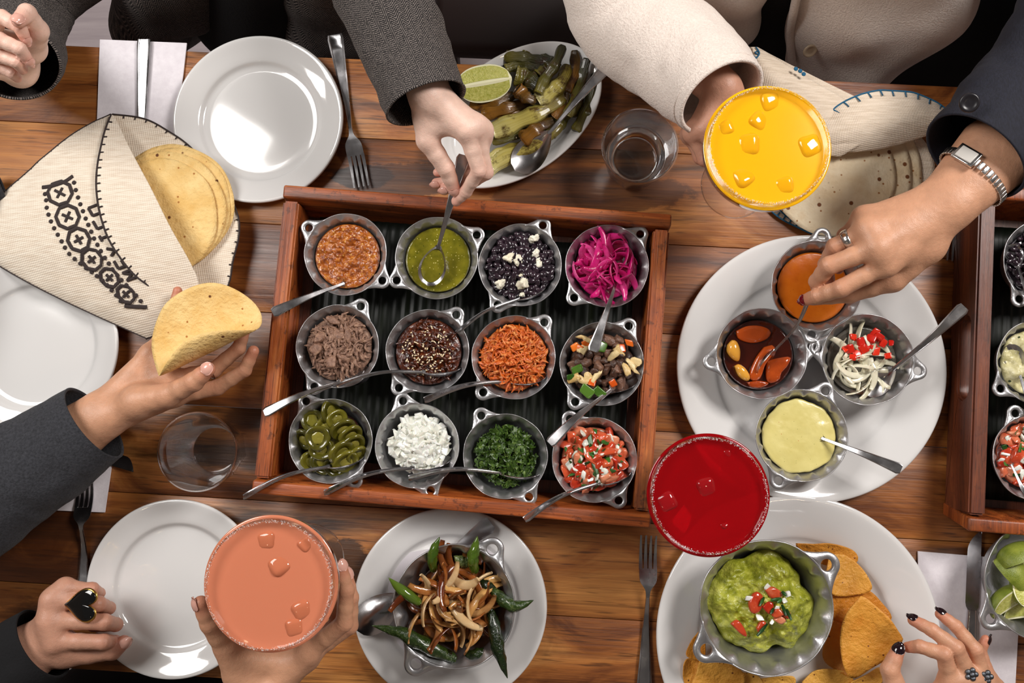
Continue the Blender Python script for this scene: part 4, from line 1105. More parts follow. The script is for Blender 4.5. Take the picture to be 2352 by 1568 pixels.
cloth_body(pa, [((600, -330, .16), (590, 0, -.20), .12, .12), ((600, -330, .16), (600, -420, .26), .12, .06)], W['black'], 'shirt', .01, .05, .004, 1)
cloth_body(pa, [((330, -330, .2), (350, -60, -.02), .07, .055), ((350, -60, -.02), (340, 60, -.16), .055, .06), ((420, -200, .12), (440, 20, -.1), .05, .045), ((340, 60, -.16), (420, 30, -.3), .06, .05)], W['tweed'], 'coat_front', .007, .03, .012, 2)
cloth_body(pa, [((800, -330, .2), (730, -60, -.02), .075, .06), ((730, -60, -.02), (730, 70, -.16), .06, .06), ((760, -100, .05), (830, 40, -.12), .06, .06), ((830, 40, -.12), (900, 20, -.2), .06, .05)], W['tweed'], 'coat_front', .007, .03, .012, 3)

# --- person in the cream coat
pc = person('person in a cream wool coat holding the yellow drink', None)
hand(pc, dict(fore=[(1590, 140, .135)], wrist=[(1662, 210, .164)],
    index=[(1620, 296, .160), (1648, 360, .160), (1690, 378, .152), (1722, 372, .148)],
    middle=[(1594, 304, .146), (1618, 366, .138), (1672, 392, .132), (1712, 384, .130)],
    ring=[(1588, 308, .126), (1608, 362, .116), (1662, 390, .112), (1704, 384, .110)],
    pinky=[(1588, 306, .106), (1606, 352, .098), (1654, 380, .094), (1694, 378, .094)],
    thumb=[(1690, 250, .160), (1704, 300, .160), (1724, 345, .152), (1736, 385, .146)]), W['skin_c'], size=.98)
ss, fr_, rr_ = sleeve(pc, [(1655, 222, .182), (1572, 138, .136), (1448, 30, .092), (1425, -160, .14), (1520, -330, .26)], [.060, .072, .084, .088, .090], W['cream_wool'], seed=4, wrinkle=.0035, th=.005, edge=.004)
p0, t0, s0, b0 = fr_[0]
pip = [p0 + t0 * .010 + s0 * math.cos(a) * (rr_[0] + .0012) + b0 * math.sin(a) * (rr_[0] * .86 + .0012) for a in np.linspace(0, 2 * math.pi, 60)]
obj('cuff_piping', *tube(pip, .0016, 8, cap=False), W['cream_wool'], pc)
cloth_body(pc, [((1640, -300, .2), (1690, -60, .04), .075, .05), ((1690, -60, .04), (1690, 55, -.06), .05, .03), ((1600, -100, .08), (1640, 40, -.08), .05, .04), ((1690, 55, -.06), (1640, 120, -.3), .03, .05), ((1560, -330, .24), (1760, -430, .28), .08, .06)], W['cream_wool'], 'coat_front', .006, .03, .004, 5)
cloth_body(pc, [((1980, -300, .2), (1960, -20, -.02), .09, .085), ((1960, -20, -.02), (1930, 110, -.16), .085, .075), ((2160, -250, .2), (2120, 0, -.02), .075, .065), ((2120, 0, -.02), (1990, 140, -.12), .065, .045), ((1860, -100, .05), (1868, 110, -.13), .035, .03), ((1930, 110, -.16), (1930, 80, -.32), .075, .08), ((2140, -330, .22), (1880, -430, .28), .085, .06), ((1980, -300, .2), (2120, -250, .15), .09, .08)], W['cream_wool'], 'coat_front', .006, .05, .006, 6)
cloth_body(pc, [((1810, -320, .16), (1800, 40, -.24), .11, .12), ((1810, -320, .16), (1810, -420, .26), .12, .06)], W['black'], 'shirt', .01, .05, .003, 7)
eq = [P(1838, -40, .075), P(1824, 20, .03), P(1815, 80, -.045), P(1820, 150, -.11)]
obj('coat_edge', *tube(bez(eq, 30), (.0065), 10), W['cream_wool'], pc)
bq = P(1852, 96, -.055)
V, Fc = lathe(smoothprof([(.0001, .0022), (.005, .0022), (.0085, .0035), (.0105, .003), (.0105, .0008), (.0001, 0)], 3), 32)
bo = obj('button', V, Fc, mat_plain('horn_button', srgb(196, 176, 150), .3), pc); bo.location = bq + Vector((0, -.02, .016)); bo.rotation_euler = (1.0, .1, .1)

# --- person in the navy jacket
pn = person('person in a navy jacket with dark red nails holding a spoon', None)
J = hand(pn, dict(fore=[(2290, 350, .205)], wrist=[(2178, 462, .200)],
    index=[(2034, 606, .196), (1932, 662, .180), (1876, 680, .158), (1852, 688, .142)],
    middle=[(2014, 568, .206), (1904, 610, .186), (1876, 646, .158), (1880, 668, .138)],
    ring=[(1994, 528, .200), (1918, 566, .176), (1896, 606, .146), (1904, 640, .126)],
    pinky=[(1984, 500, .184), (1940, 540, .160), (1920, 582, .134), (1926, 618, .116)],
    thumb=[(2128, 562, .182), (2050, 640, .164), (1950, 672, .144), (1868, 684, .128)]), W['skin_b'], nails=[('index', (-.6, -.0, .9))], nail_mat='nail_red', size=1.2)
sleeve(pn, [(2240, 358, .215), (2306, 285, .202), (2390, 180, .19), (2560, -60, .21)], [.066, .070, .072, .085], W['navy'], seed=6, wrinkle=.0035)
mid, pip_ = Vector(J['ring'][0]), Vector(J['ring'][1])
V, Fc = arc_ring(lerp3(mid, pip_, .60), pip_ - mid, .0116, .0022, 40, 10, 2.4)
V = [v + Vector((0, 0, .0006 * math.sin(i * .9))) for i, v in enumerate(V)]
obj('twisted_ring', V, Fc, W['silver'], pn)
wa, wb = Vector(J['fore'][0]), Vector(J['wrist'][0]); wc = lerp3(wa, wb, .50)
axis = (wb - wa).normalized(); s = axis.cross(Vector((0, 0, 1))).normalized(); b_ = s.cross(axis)
watch = empty('wristwatch'); watch.parent = pn
watch['label'] = 'silver wristwatch with a rectangular dial'
for k in range(40):
    a = 2 * math.pi * k / 40
    c = wc + s * (math.cos(a) * .0452) + b_ * (math.sin(a) * .0350)
    d = (s * (math.cos(a) * .0285) + b_ * (math.sin(a) * .0400)).normalized(); tt = axis.cross(d)
    V, Fc = bevelled(*box(-.0028, .0028, -.0052, .0052, -.0012, .0012), .0006, 2)
    o = obj('link', V, Fc, W['silver'], watch); M4 = Matrix((tt, axis, d)).transposed().to_4x4(); M4.translation = c; o.matrix_world = M4
def watch_face(a, sx, sy, mat, nm, lift):
    c = wc + s * (math.cos(a) * (.0458 + lift)) + b_ * (math.sin(a) * (.0356 + lift)); d = (s * (math.cos(a) * .0285) + b_ * (math.sin(a) * .04)).normalized(); tt = axis.cross(d)
    V, Fc = bevelled(*box(-sx, sx, -sy, sy, -.0025, .0025), .0012, 2)
    o = obj(nm, V, Fc, mat, watch); M4 = Matrix((tt, axis, d)).transposed().to_4x4(); M4.translation = c; o.matrix_world = M4
watch_face(.95, .0145, .0105, W['silver'], 'watch_case', .001)
watch_face(.95, .0110, .0078, mat_plain('watch_dial', srgb(206, 202, 196), .2), 'watch_dial', .0022)
bq = P(2226, 236, .275)
V, Fc = lathe(smoothprof([(.0001, .0022), (.005, .0022), (.0085, .0035), (.0105, .003), (.0105, .0008), (.0001, 0)], 3), 32)
bo = obj('button', V, Fc, mat_plain('dark_button', srgb(30, 28, 32), .3), pn); bo.location = bq; bo.rotation_euler = (.3, -.3, .1)

# --- person at the left holding the tortilla
pl_ = person('person in a charcoal sweater holding up a folded corn tortilla', None)
J = hand(pl_, dict(fore=[(120, 1035, .085)], wrist=[(228, 958, .092)],
    index=[(402, 908, .088), (500, 890, .084), (562, 850, .096), (582, 806, .108)],
    middle=[(392, 872, .080), (490, 850, .072), (548, 800, .076), (562, 756, .082)],
    ring=[(374, 838, .078), (455, 800, .070), (505, 745, .072), (520, 705, .078)],
    pinky=[(345, 812, .082), (390, 740, .072), (402, 700, .076), (408, 668, .080)],
    thumb=[(318, 922, .108), (386, 908, .122), (446, 876, .140), (478, 848, .150)]), W['skin_b'], nails=[('thumb', (.45, .35, .9))], size=1.14)
sleeve(pl_, [(215, 972, .090), (120, 1040, .088), (-20, 1130, .09), (-260, 1290, .12)], [.058, .066, .074, .085], W['charcoal'], seed=8, wrinkle=.0035)
sleeve(pl_, [(2, 428, .022), (-40, 440, .03), (-100, 480, .05), (-330, 640, .12)], [.022, .028, .040, .07], W['charcoal'], seed=9)
mid, pip_ = Vector(J['middle'][1]), Vector(J['middle'][2])
obj('silver_ring', *arc_ring(lerp3(Vector(J['middle'][0]), mid, .97), mid - Vector(J['middle'][0]), .0112, .0016, 36, 8, 2.0), W['silver'], pl_)

# --- person at the bottom with the pink drink
pb = person('person in black sleeves holding the pink drink, heart ring on the fist', None)
J = hand(pb, dict(fore=[(20, 1530, .060)], wrist=[(112, 1468, .066)],
    pinky=[(150, 1350, .080), (212, 1352, .072), (228, 1362, .044), (192, 1372, .032)],
    ring=[(122, 1378, .088), (226, 1386, .082), (250, 1396, .050), (205, 1402, .034)],
    middle=[(116, 1424, .090), (240, 1428, .082), (266, 1434, .050), (214, 1438, .034)],
    index=[(128, 1472, .086), (238, 1474, .078), (264, 1474, .048), (218, 1474, .034)],
    thumb=[(150, 1494, .062), (205, 1496, .056), (258, 1494, .056), (284, 1474, .054)]), W['skin_c'], nails=[('thumb', (.55, -.25, .8))], size=1.12)
# heart ring
c0 = lerp3(J['ring'][0], J['ring'][1], .76) + Vector((0, 0, .0125)); axr = (Vector(J['ring'][1]) - Vector(J['ring'][0])).normalized()
ringo = empty('heart_ring'); ringo.parent = pb; ringo['label'] = 'gold ring with a large black heart'
cr = lerp3(J['ring'][0], J['ring'][1], .76)
obj('band', *arc_ring(cr, axr, .0112, .0022, 40, 10, 3.2), W['gold'], ringo)
def heart(k, n=60):
    return [(-(13 * math.cos(t) - 5 * math.cos(2 * t) - 2 * math.cos(3 * t) - math.cos(4 * t)) / 16 * k, (16 * math.sin(t) ** 3) / 16 * k) for t in np.linspace(0, 2 * math.pi, n, endpoint=False)]
def heart_solid(k, z0, z1, dome, mat, nm):
    ls = [(1.0, z0), (1.04, (z0 + z1) / 2), (1.0, z1), (.7, z1 + dome), (.35, z1 + dome * 1.3)]
    V = []; n = 60
    for f, z in ls: V += [(-(x) * f, y * f * .78, z) for x, y in heart(k)]
    Fc = gridfaces(len(ls), n, cv=True); V.append((0, 0, z1 + dome * 1.4)); c = len(V) - 1
    Fc += [((len(ls) - 1) * n + i, (len(ls) - 1) * n + (i + 1) % n, c) for i in range(n)]; Fc.append(tuple(range(n - 1, -1, -1)))
    o = obj(nm, [(-v[0], v[1], v[2]) for v in V], Fc, mat, ringo); fixn(o.data); o.location = c0; o.rotation_euler = (.05, .12, math.atan2(axr.y, axr.x) + .08 + math.pi); return o
heart_solid(.0275, 0, .003, 0, W['gold'], 'heart_setting'); heart_solid(.0250, .0022, .0036, .0008, W['enamel'], 'heart_stone')
sleeve(pb, [(98, 1478, .064), (10, 1540, .062), (-80, 1640, .06), (120, 2000, .15)], [.052, .056, .062, .08], W['black'], seed=10)
J = hand(pb, dict(fore=[(600, 1700, .165)], wrist=[(606, 1592, .175)],
    index=[(706, 1498, .196), (790, 1430, .212), (796, 1355, .226), (783, 1300, .236)],
    middle=[(702, 1508, .176), (802, 1436, .190), (806, 1372, .204), (796, 1320, .212)],
    ring=[(690, 1514, .160), (776, 1430, .166), (764, 1376, .170), (742, 1340, .172)],
    pinky=[(668, 1518, .148), (736, 1440, .146), (722, 1392, .146), (702, 1362, .146)],
    thumb=[(555, 1545, .186), (522, 1486, .206), (484, 1430, .232), (461, 1386, .246)]), W['skin_b'], nails=[('index', (.75, .1, .75)), ('middle', (.85, .0, .5)), ('thumb', (-.75, -.45, .45))], size=1.12)
sleeve(pb, [(655, 1640, .170), (680, 1720, .165), (700, 1850, .15), (560, 2080, .2)], [.050, .056, .062, .08], W['black'], seed=11)
cloth_body(pb, [((200, 2120, .16), (560, 2120, .16), .10, .10), ((380, 2080, .14), (380, 1900, -.2), .13, .15), ((150, 1900, -.2), (200, 1640, -.22), .09, .08), ((520, 1900, -.2), (440, 1640, -.22), .09, .08), ((330, 1900, -.2), (320, 1650, -.22), .10, .10)], W['black'], 'sweater', .012, .06, .005, 8)

# --- hand with black nails at the right
pr_ = person('person with black nails and silver flower rings holding a tortilla chip', None)
J = hand(pr_, dict(fore=[(2190, 1790, .075)], wrist=[(2180, 1690, .085)],
    index=[(2182, 1560, .112), (2168, 1502, .126), (2112, 1484, .118), (2086, 1486, .106)],
    middle=[(2226, 1556, .110), (2196, 1488, .126), (2140, 1446, .118), (2098, 1424, .108)],
    ring=[(2258, 1562, .102), (2240, 1492, .116), (2196, 1438, .112), (2160, 1410, .106)],
    pinky=[(2284, 1580, .092), (2262, 1530, .098), (2252, 1492, .098), (2264, 1468, .100)],
    thumb=[(2110, 1640, .100), (2060, 1590, .108), (2044, 1538, .112), (2062, 1494, .112)]), W['skin_b'], nails=[('thumb', (-.4, .25, 1)), ('middle', (-.1, .9, .55)), ('ring', (.35, .75, .6)), ('pinky', (.9, -.15, .55))], nail_mat='nail_black', size=1.05)
sleeve(pr_, [(2180, 1730, .08), (2190, 1800, .08), (2200, 1900, .1), (2140, 2080, .2)], [.050, .056, .062, .08], W['charcoal'], seed=12)
cloth_body(pr_, [((1780, 2120, .16), (2140, 2120, .16), .10, .10), ((1960, 2080, .14), (1960, 1900, -.2), .13, .15)], W['charcoal'], 'sweater', .012, .06, .005, 9)
for (fa, nm) in (('middle', 'flower_ring'), ('ring', 'flower_ring')):
    a, b2 = Vector(J[fa][0]), Vector(J[fa][1]); c = lerp3(a, b2, .22); axf = (b2 - a).normalized()
    e = empty(nm); e.parent = pr_
    obj('band', *arc_ring(c, axf, .0110, .0014, 36, 8, 2.0), W['dark_silver'], e)
    for k in range(6):
        an = 2 * math.pi * k / 5
        q = c + Vector((0, 0, .0135)) + (Vector((math.cos(an), math.sin(an), 0)) * .0052 if k < 5 else Vector((0, 0, .002)))
        V, Fc = lathe(smoothprof([(.0001, .003), (.0024, .0024), (.0036, 0), (.0024, -.0024), (.0001, -.003)], 3), 14)
        obj('petal' if k < 5 else 'flower_centre', [Vector(v) + q for v in V], Fc, W['dark_silver'], e)
# torsos of the people whose chests stay out of the picture
cloth_body(pl_, [((-560, 980, .16), (-560, 620, .16), .10, .10), ((-560, 800, .14), (-500, 800, -.2), .13, .15)], W['charcoal'], 'sweater', .012, .06, .005, 10)
cloth_body(pn, [((2600, -260, .2), (2860, -140, .2), .10, .10), ((2700, -160, .16), (2660, -160, -.2), .13, .14)], W['navy'], 'jacket', .012, .06, .005, 11)
# ------------------------------------------------------------------ cloths and tortillas
def curve_px(pts, n):
    "resample a pixel polyline (Catmull-Rom) evenly to n points"
    q = np.array(smoothprof([np.array(p, float) for p in pts], 10)); d = np.r_[0, np.cumsum(np.linalg.norm(np.diff(q[:, :2], axis=0), axis=1))]
    t = np.linspace(0, d[-1], n); return np.stack([np.interp(t, d, q[:, i]) for i in range(q.shape[1])], 1)
def ruled(name, A, B, zf, mat, parent=None, ns=44, nt=90, th=.0012, wob=.0012, seed=0):
    "cloth between two pixel curves; zf(s, t) is the height; returns object and its grid"
    a = curve_px(A, nt); b_ = curve_px(B, nt); G = np.zeros((nt, ns, 3)); px = np.zeros((nt, ns, 2))
    for i in range(nt):
        for j in range(ns):
            s = j / (ns - 1); t = i / (nt - 1); q = a[i] * (1 - s) + b_[i] * s; px[i, j] = q
            p = P(q[0], q[1], zf(s, t)); G[i, j] = p
    G[..., 2] += wob * fbm(G * np.array([1, 1, 0]), 22, 3, seed)
    top = G.reshape(-1, 3); N = ns * nt; V = np.vstack([top, top - [0, 0, th]])
    f = gridfaces(nt, ns); Fc = f + [(x + N, w_ + N, z_ + N, y + N) for x, y, z_, w_ in f]
    per = [i * ns for i in range(nt)] + [(nt - 1) * ns + j for j in range(1, ns)] + [i * ns + ns - 1 for i in range(nt - 2, -1, -1)] + [j for j in range(ns - 2, 0, -1)]
    Fc += [(per[k], per[(k + 1) % len(per)], per[(k + 1) % len(per)] + N, per[k] + N) for k in range(len(per))]
    o = obj(name, V, Fc, mat, parent); fixn(o.data); return o, G, px
def stitch(parent, pts3, mat, r=.0011, step=.0125, tick=.006, side=1, name='stitching', lift=.0002):
    m = MB(); m.add(*tube(pts3, r, 6))
    acc = 0
    for i in range(1, len(pts3) - 1):
        acc += (pts3[i] - pts3[i - 1]).length
        if acc > step:
            acc = 0; d = (pts3[i + 1] - pts3[i - 1]).normalized(); n = Vector((-d.y, d.x, 0)).normalized() * side
            m.add(*tube([pts3[i], pts3[i] + n * tick + Vector((0, 0, lift))], r * .9, 5))
    return m.obj(name, mat, parent)
def tortilla(px, py, z, r, mat, label, seed, group, parent=None, fn=None, warp=.003):
    nr, na = 16, 72; V = []; rg = np.random.default_rng(seed); ph = rg.random(4) * 6
    c = P(px, py, z)
    for lay in (0, 1):
        for i in range(nr):
            for j in range(na):
                a = 2 * math.pi * j / na; rr = r * (i + .02) / (nr - 1 + .02) * (1 + .012 * math.sin(3 * a + ph[0]) + .008 * math.sin(7 * a + ph[1]))
                x, y = rr * math.cos(a), rr * math.sin(a)
                V.append([x, y, (.0009 if lay == 0 else -.0009) * (1 if i < nr - 1 else .3)])
    V = np.array(V)
    w_ = fbm(np.stack([V[:, 0], V[:, 1], np.full(len(V), seed * .37)], 1), 14, 2, seed)
    V[:, 2] += warp * w_ + .0011 * fbm(np.stack([V[:, 0], V[:, 1], V[:, 0] * 0], 1), 80, 2, seed)
    if fn: V = fn(V)
    V += np.array(c)
    N = nr * na; f = gridfaces(nr, na, cv=True); Fc = f + [(x + N, w2 + N, z_ + N, y + N) for x, y, z_, w2 in f]
    Fc += [((nr - 1) * na + j, (nr - 1) * na + (j + 1) % na, N + (nr - 1) * na + (j + 1) % na, N + (nr - 1) * na + j) for j in range(na)]
    Fc.append(tuple(range(na - 1, -1, -1))); Fc.append(tuple(N + j for j in range(na)))
    o = obj('tortilla', V, Fc, mat); fixn(o.data); put(o, label, 'tortilla', group); return o

# --- embroidered pouch at the left
pouch = empty('tortilla_cloth', P(200, 520, .024)); PL0 = pouch.location.copy()
put(pouch, 'cream tortilla pouch with black embroidery and lettering', 'cloth')
def child(o, par, loc): o.location = -loc; return o
A_out = [(255, 262), (160, 312), (70, 388), (-20, 470), (-60, 560), (0, 612), (150, 692), (335, 776)]
Mth = [(262, 264), (300, 345), (345, 430), (390, 520), (440, 610), (452, 650), (420, 720), (338, 778)]
K_ = [(256, 263), (238, 310), (224, 380), (222, 440), (232, 500), (255, 560), (300, 622), (340, 655), (378, 676)]
R_arc = [(258, 262), (330, 272), (385, 300), (440, 340), (510, 420), (545, 490), (549, 540), (535, 600), (522, 660), (470, 730), (335, 778)]
zt_ = lambda s, t: .026 + .046 * max(0, math.sin(math.pi * min(1, t))) ** .8 * (math.sin(min(1, s) * math.pi / 2) ** .8)
ob, Gt, Px = ruled('top_layer', A_out, Mth, zt_, W['cloth'], pouch, 56, 90, .0012, .004, 1); child(ob, pouch, PL0)
ob, _, _ = ruled('bottom_layer', K_, R_arc, lambda s, t: .0262 + .002 * s, W['cloth'], pouch, 40, 80, .0012, .002, 2); child(ob, pouch, PL0)
Mshort = [(262, 266), (300, 345), (345, 430), (390, 520), (440, 610), (455, 655), (440, 690)]
def zflap(s, t): return .033 + .048 * max(0, math.sin(math.pi * min(1, t * .86))) ** .8 * (.86 + .14 * s)
ob, Gf, Pf = ruled('turned_back_hem', K_, Mshort, zflap, W['cloth'], pouch, 36, 80, .0012, .002, 3); child(ob, pouch, PL0)
flatP = Px.reshape(-1, 2); flatZ = Gt[..., 2].ravel()
def ztop(px, py):
    d = ((flatP - (px, py)) ** 2).sum(1); k = np.argpartition(d, 6)[:6]; w_ = 1 / (d[k] + 1); return float((flatZ[k] * w_).sum() / w_.sum())
def on(px, py, dz=.0012): return P(px, py, ztop(px, py) + dz)
def thread(parent, pts, w_=.0022, name='embroidery'):
    q = curve_px(pts, max(4, int(len(pts) * 5))) if len(pts) > 2 else np.linspace(pts[0], pts[1], 8)
    return tube([on(*p) for p in q], [(w_, .0008)] * len(q), 8)
C4 = lambda x, y: (x / 3.824, 380 + y / 3.824)
hx = [(525, 240), (592, 450), (690, 650), (805, 825), (960, 985), (1105, 1130)]
for i, (x, y) in enumerate(hx):
    x2, y2 = hx[min(i + 1, 5)]; x1, y1 = hx[max(i - 1, 0)]; d = np.array([x2 - x1, y2 - y1], float); d /= np.linalg.norm(d); n = np.array([-d[1], d[0]])
    sz = (1.0, 1.0, 1.0, .95, .88, .84)[i]; a_, b2 = 112 * sz * (1 - .06 * i), 104 * sz
    m = MB()
    oct_ = [np.array([x, y]) + n * a_ * .98 * math.cos(t) + d * b2 * math.sin(t) for t in np.arange(9) * math.pi / 4 + math.pi / 8]
    ring = [oct_[q // 4] * (1 - (q % 4) / 4) + oct_[min(8, q // 4 + 1)] * ((q % 4) / 4) for q in range(33)]
    m.add(*tube([on(*C4(*q)) for q in ring], [(.0026, .0009)] * 33, 8))
    xa, xb = (n + d, n - d) if i < 2 else (n * 1.25, d * 1.25)
    for e1, e2 in ((xa, -xa), (xb, -xb)):
        m.add(*thread(None, [C4(*(np.array([x, y]) + e1 * 36 * sz)), C4(*(np.array([x, y]) + e2 * 36 * sz))], .0021))
    child(m.obj('embroidered_hexagon', W['thread_black'], pouch, True), pouch, PL0)
dots = MB()
left = [(395, 250), (405, 305), (410, 370), (425, 430), (447, 490), (475, 550), (507, 607), (540, 665), (570, 720), (608, 775), (655, 820), (705, 860), (755, 900), (805, 935), (850, 970), (900, 1010), (940, 1050), (980, 1095), (1020, 1140), (1060, 1190)]
right = [(650, 150), (665, 215), (685, 280), (705, 340), (728, 400), (752, 465), (775, 520), (800, 580), (825, 640), (855, 695), (885, 750), (920, 810), (955, 860), (985, 910), (1030, 965), (1065, 1005), (1110, 1050), (1150, 1095), (1195, 1140), (1235, 1190)]
for q in left + right:
    c = on(*C4(*q)); V, Fc = lathe([(.0001, .0009), (.0026, .0007), (.0032, 0), (.0001, -.0004)], 10); dots.add([Vector(v) + c for v in V], Fc)
child(dots.obj('embroidered_dots', W['thread_black'], pouch), pouch, PL0)['kind'] = 'stuff'
for q in ([(370, 192), (450, 180), (560, 145), (640, 92)], [(1095, 1232), (1190, 1238), (1290, 1242)]):
    m = MB(); m.add(*thread(None, [C4(*p) for p in q], .0028)); child(m.obj('embroidered_bar', W['thread_black'], pouch), pouch, PL0)
GL = {'M': [[(0, 0), (0, 1), (.5, .45), (1, 1), (1, 0)]], 'E': [[(1, 0), (0, 0), (0, 1), (1, 1)], [(0, .5), (.8, .5)]], 'X': [[(0, 0), (1, 1)], [(0, 1), (1, 0)]], 'I': [[(.5, 0), (.5, 1)], [(.15, 1), (.85, 1)], [(.15, 0), (.85, 0)]],
      'C': [[(1, 0), (0, 0), (0, 1), (1, 1)]], 'O': [[(0, 0), (1, 0), (1, 1), (0, 1), (0, 0)]]}
for ch, (x, y) in zip('MEXICO', ((1150, 955), (1075, 850), (1010, 740), (940, 620), (890, 500), (850, 385))):
    rd = np.array([-.50, -.86]); up = np.array([-.93, .36]); o_ = np.array([x, y], float) - rd * 40 - up * 62
    m = MB()
    for st in GL[ch]:
        for p, q in zip(st[:-1], st[1:]):
            pp = o_ + rd * 78 * p[0] + up * 122 * p[1]; qq = o_ + rd * 78 * q[0] + up * 122 * q[1]
            m.add(*thread(None, [C4(*pp), C4(*qq)], .0021))
    child(m.obj('embroidered_letter', W['thread_black'], pouch), pouch, PL0)
def edge3(G, i=None, j=None, dz=.0): return [Vector(v) + Vector((0, 0, dz)) for v in (G[i] if j is None else G[:, j])]
child(stitch(pouch, edge3(Gf, j=0, dz=.0006), W['thread_black'], .0013, .011, .006, 1), pouch, PL0)
child(stitch(pouch, edge3(Gt, j=0, dz=.0004)[:], W['thread_black'], .0010, .012, .004, 1), pouch, PL0)
arc3 = [P(x, y, .0292) for x, y in curve_px(R_arc, 90)]
child(stitch(pouch, arc3, W['thread_black'], .0012, .012, .0045, -1), pouch, PL0)
grp = 'corn tortillas in the embroidered pouch'
for k, (px, py, z, r, lab) in enumerate(((395, 472, .031, .0895, 'bottom corn tortilla in the embroidered pouch, resting on the cloth'), (390, 478, .034, .0885, 'second lowest corn tortilla in the embroidered pouch'),
                            (378, 486, .038, .0875, 'corn tortilla next under the top one in the embroidered pouch'), (362, 500, .042, .086, 'topmost corn tortilla in the embroidered pouch'))):
    tortilla(px, py, z, r, W['tort_corn'], lab, 20 + k, grp, warp=.004)

# --- folded tortilla in the hand
C1, C2 = P(360, 872, .13), P(612, 752, .13); eu = (C2 - C1).normalized(); ev = Vector((-eu.y, eu.x, 0)); Rt, rho, vs = .077, .036, .018
mid = (C1 + C2) / 2
def curl(V):
    out = np.zeros_like(V)
    for i, (u, v, w_) in enumerate(V):
        if v >= vs: a, hgt = v - vs + rho, .10 * (v - vs) + 3.2 * (v - vs) ** 2; nx, nz = 0, 1
        else:
            th_ = (vs - v) / rho; a, hgt = rho - rho * math.sin(th_), rho * (1 - math.cos(th_)); nx, nz = math.sin(th_), math.cos(th_)
        hgt += .9 * u * u
        q = eu * u + ev * (a + nx * w_) + Vector((0, 0, hgt + nz * w_)); out[i] = q
    return out
ht = tortilla(0, 0, 0, Rt, W['tort_corn'], 'corn tortilla folded over in a raised hand', 31, None, fn=curl, warp=.002)
o0 = P(0, 0, 0); ht.location = Vector((mid.x, mid.y, .108)) - o0

# --- blue edged cloth with flour tortillas at the right
cl2 = empty('tortilla_cloth', P(1950, 380, .001)); L2_ = cl2.location.copy()
put(cl2, 'cream cloth with blue blanket stitch round the flour tortillas', 'cloth')
ob, Gb, _ = ruled('bottom_layer', [(1716, 112), (1690, 250), (1716, 388), (1768, 482), (1838, 526), (1926, 560)], [(1738, 108), (1900, 190), (2030, 255), (2120, 320), (2146, 400), (2080, 480), (1935, 551)], lambda s, t: .0042, W['cloth2'], cl2, 40, 70, .0014, .002, 5); child(ob, cl2, L2_)
ob, Gu, _ = ruled('rolled_edge', [(1716, 108), (1722, 160), (1770, 260), (1850, 340), (1930, 360)], [(1740, 108), (1835, 165), (1930, 220), (1985, 255), (2030, 300)], lambda s, t: .030 + .012 * math.sin(math.pi * s), W['cloth2'], cl2, 30, 60, .0014, .003, 6); child(ob, cl2, L2_)
ft = [(1893, 272), (1925, 242), (1965, 222), (2010, 209), (2055, 207), (2100, 214), (2150, 236), (2196, 268)]; fb = [(1890, 338), (1925, 348), (1965, 349), (2010, 344), (2060, 333), (2110, 318), (2160, 300), (2200, 275)]
ob, Gx, _ = ruled('folded_flap', fb, ft, lambda s, t: .024 + .030 * math.sin(math.pi * (.12 + .7 * s)) * (.75 + .25 * math.sin(math.pi * t)) - .006 * t, W['cloth2'], cl2, 36, 70, .0016, .007, 7); child(ob, cl2, L2_)
child(stitch(cl2, edge3(Gx, j=-1, dz=.0008), W['thread_blue'], .0012, .0155, .010, -1, lift=.0065), cl2, L2_)
child(stitch(cl2, edge3(Gb, j=0, dz=.0012)[38:], W['thread_blue'], .0012, .008, .007, 1), cl2, L2_)
child(stitch(cl2, edge3(Gb, j=2, dz=.0014)[38:], W['thread_blue'], .0010, .1, .007, 1), cl2, L2_)
child(stitch(cl2, [P(x, y, .043) for x, y in curve_px([(1736, 108), (1744, 122), (1736, 134), (1726, 142)], 14)], W['thread_blue'], .0012, .006, .006, -1), cl2, L2_)
for (x, y) in ((1828, 158), (1838, 163), (1846, 170)):
    c = P(x, y, .043); V, Fc = lathe([(.0001, .0008), (.0026, .0006), (.0032, 0), (.0001, -.0004)], 10)
    child(obj('embroidered_dot', [Vector(v) + c for v in V], Fc, W['thread_blue'], cl2), cl2, L2_)
for k, (px, py, z, r, lab) in enumerate(((1972, 398, .008, .0925, 'lowest flour tortilla in the blue edged cloth, resting on the cloth'), (1948, 402, .0115, .092, 'middle flour tortilla in the blue edged cloth'), (1912, 400, .015, .0915, 'topmost flour tortilla under the blue stitched flap'))):
    tortilla(px, py, z, r, W['tort_flour'], lab, 40 + k, 'flour tortillas in the blue edged cloth', warp=.0025)

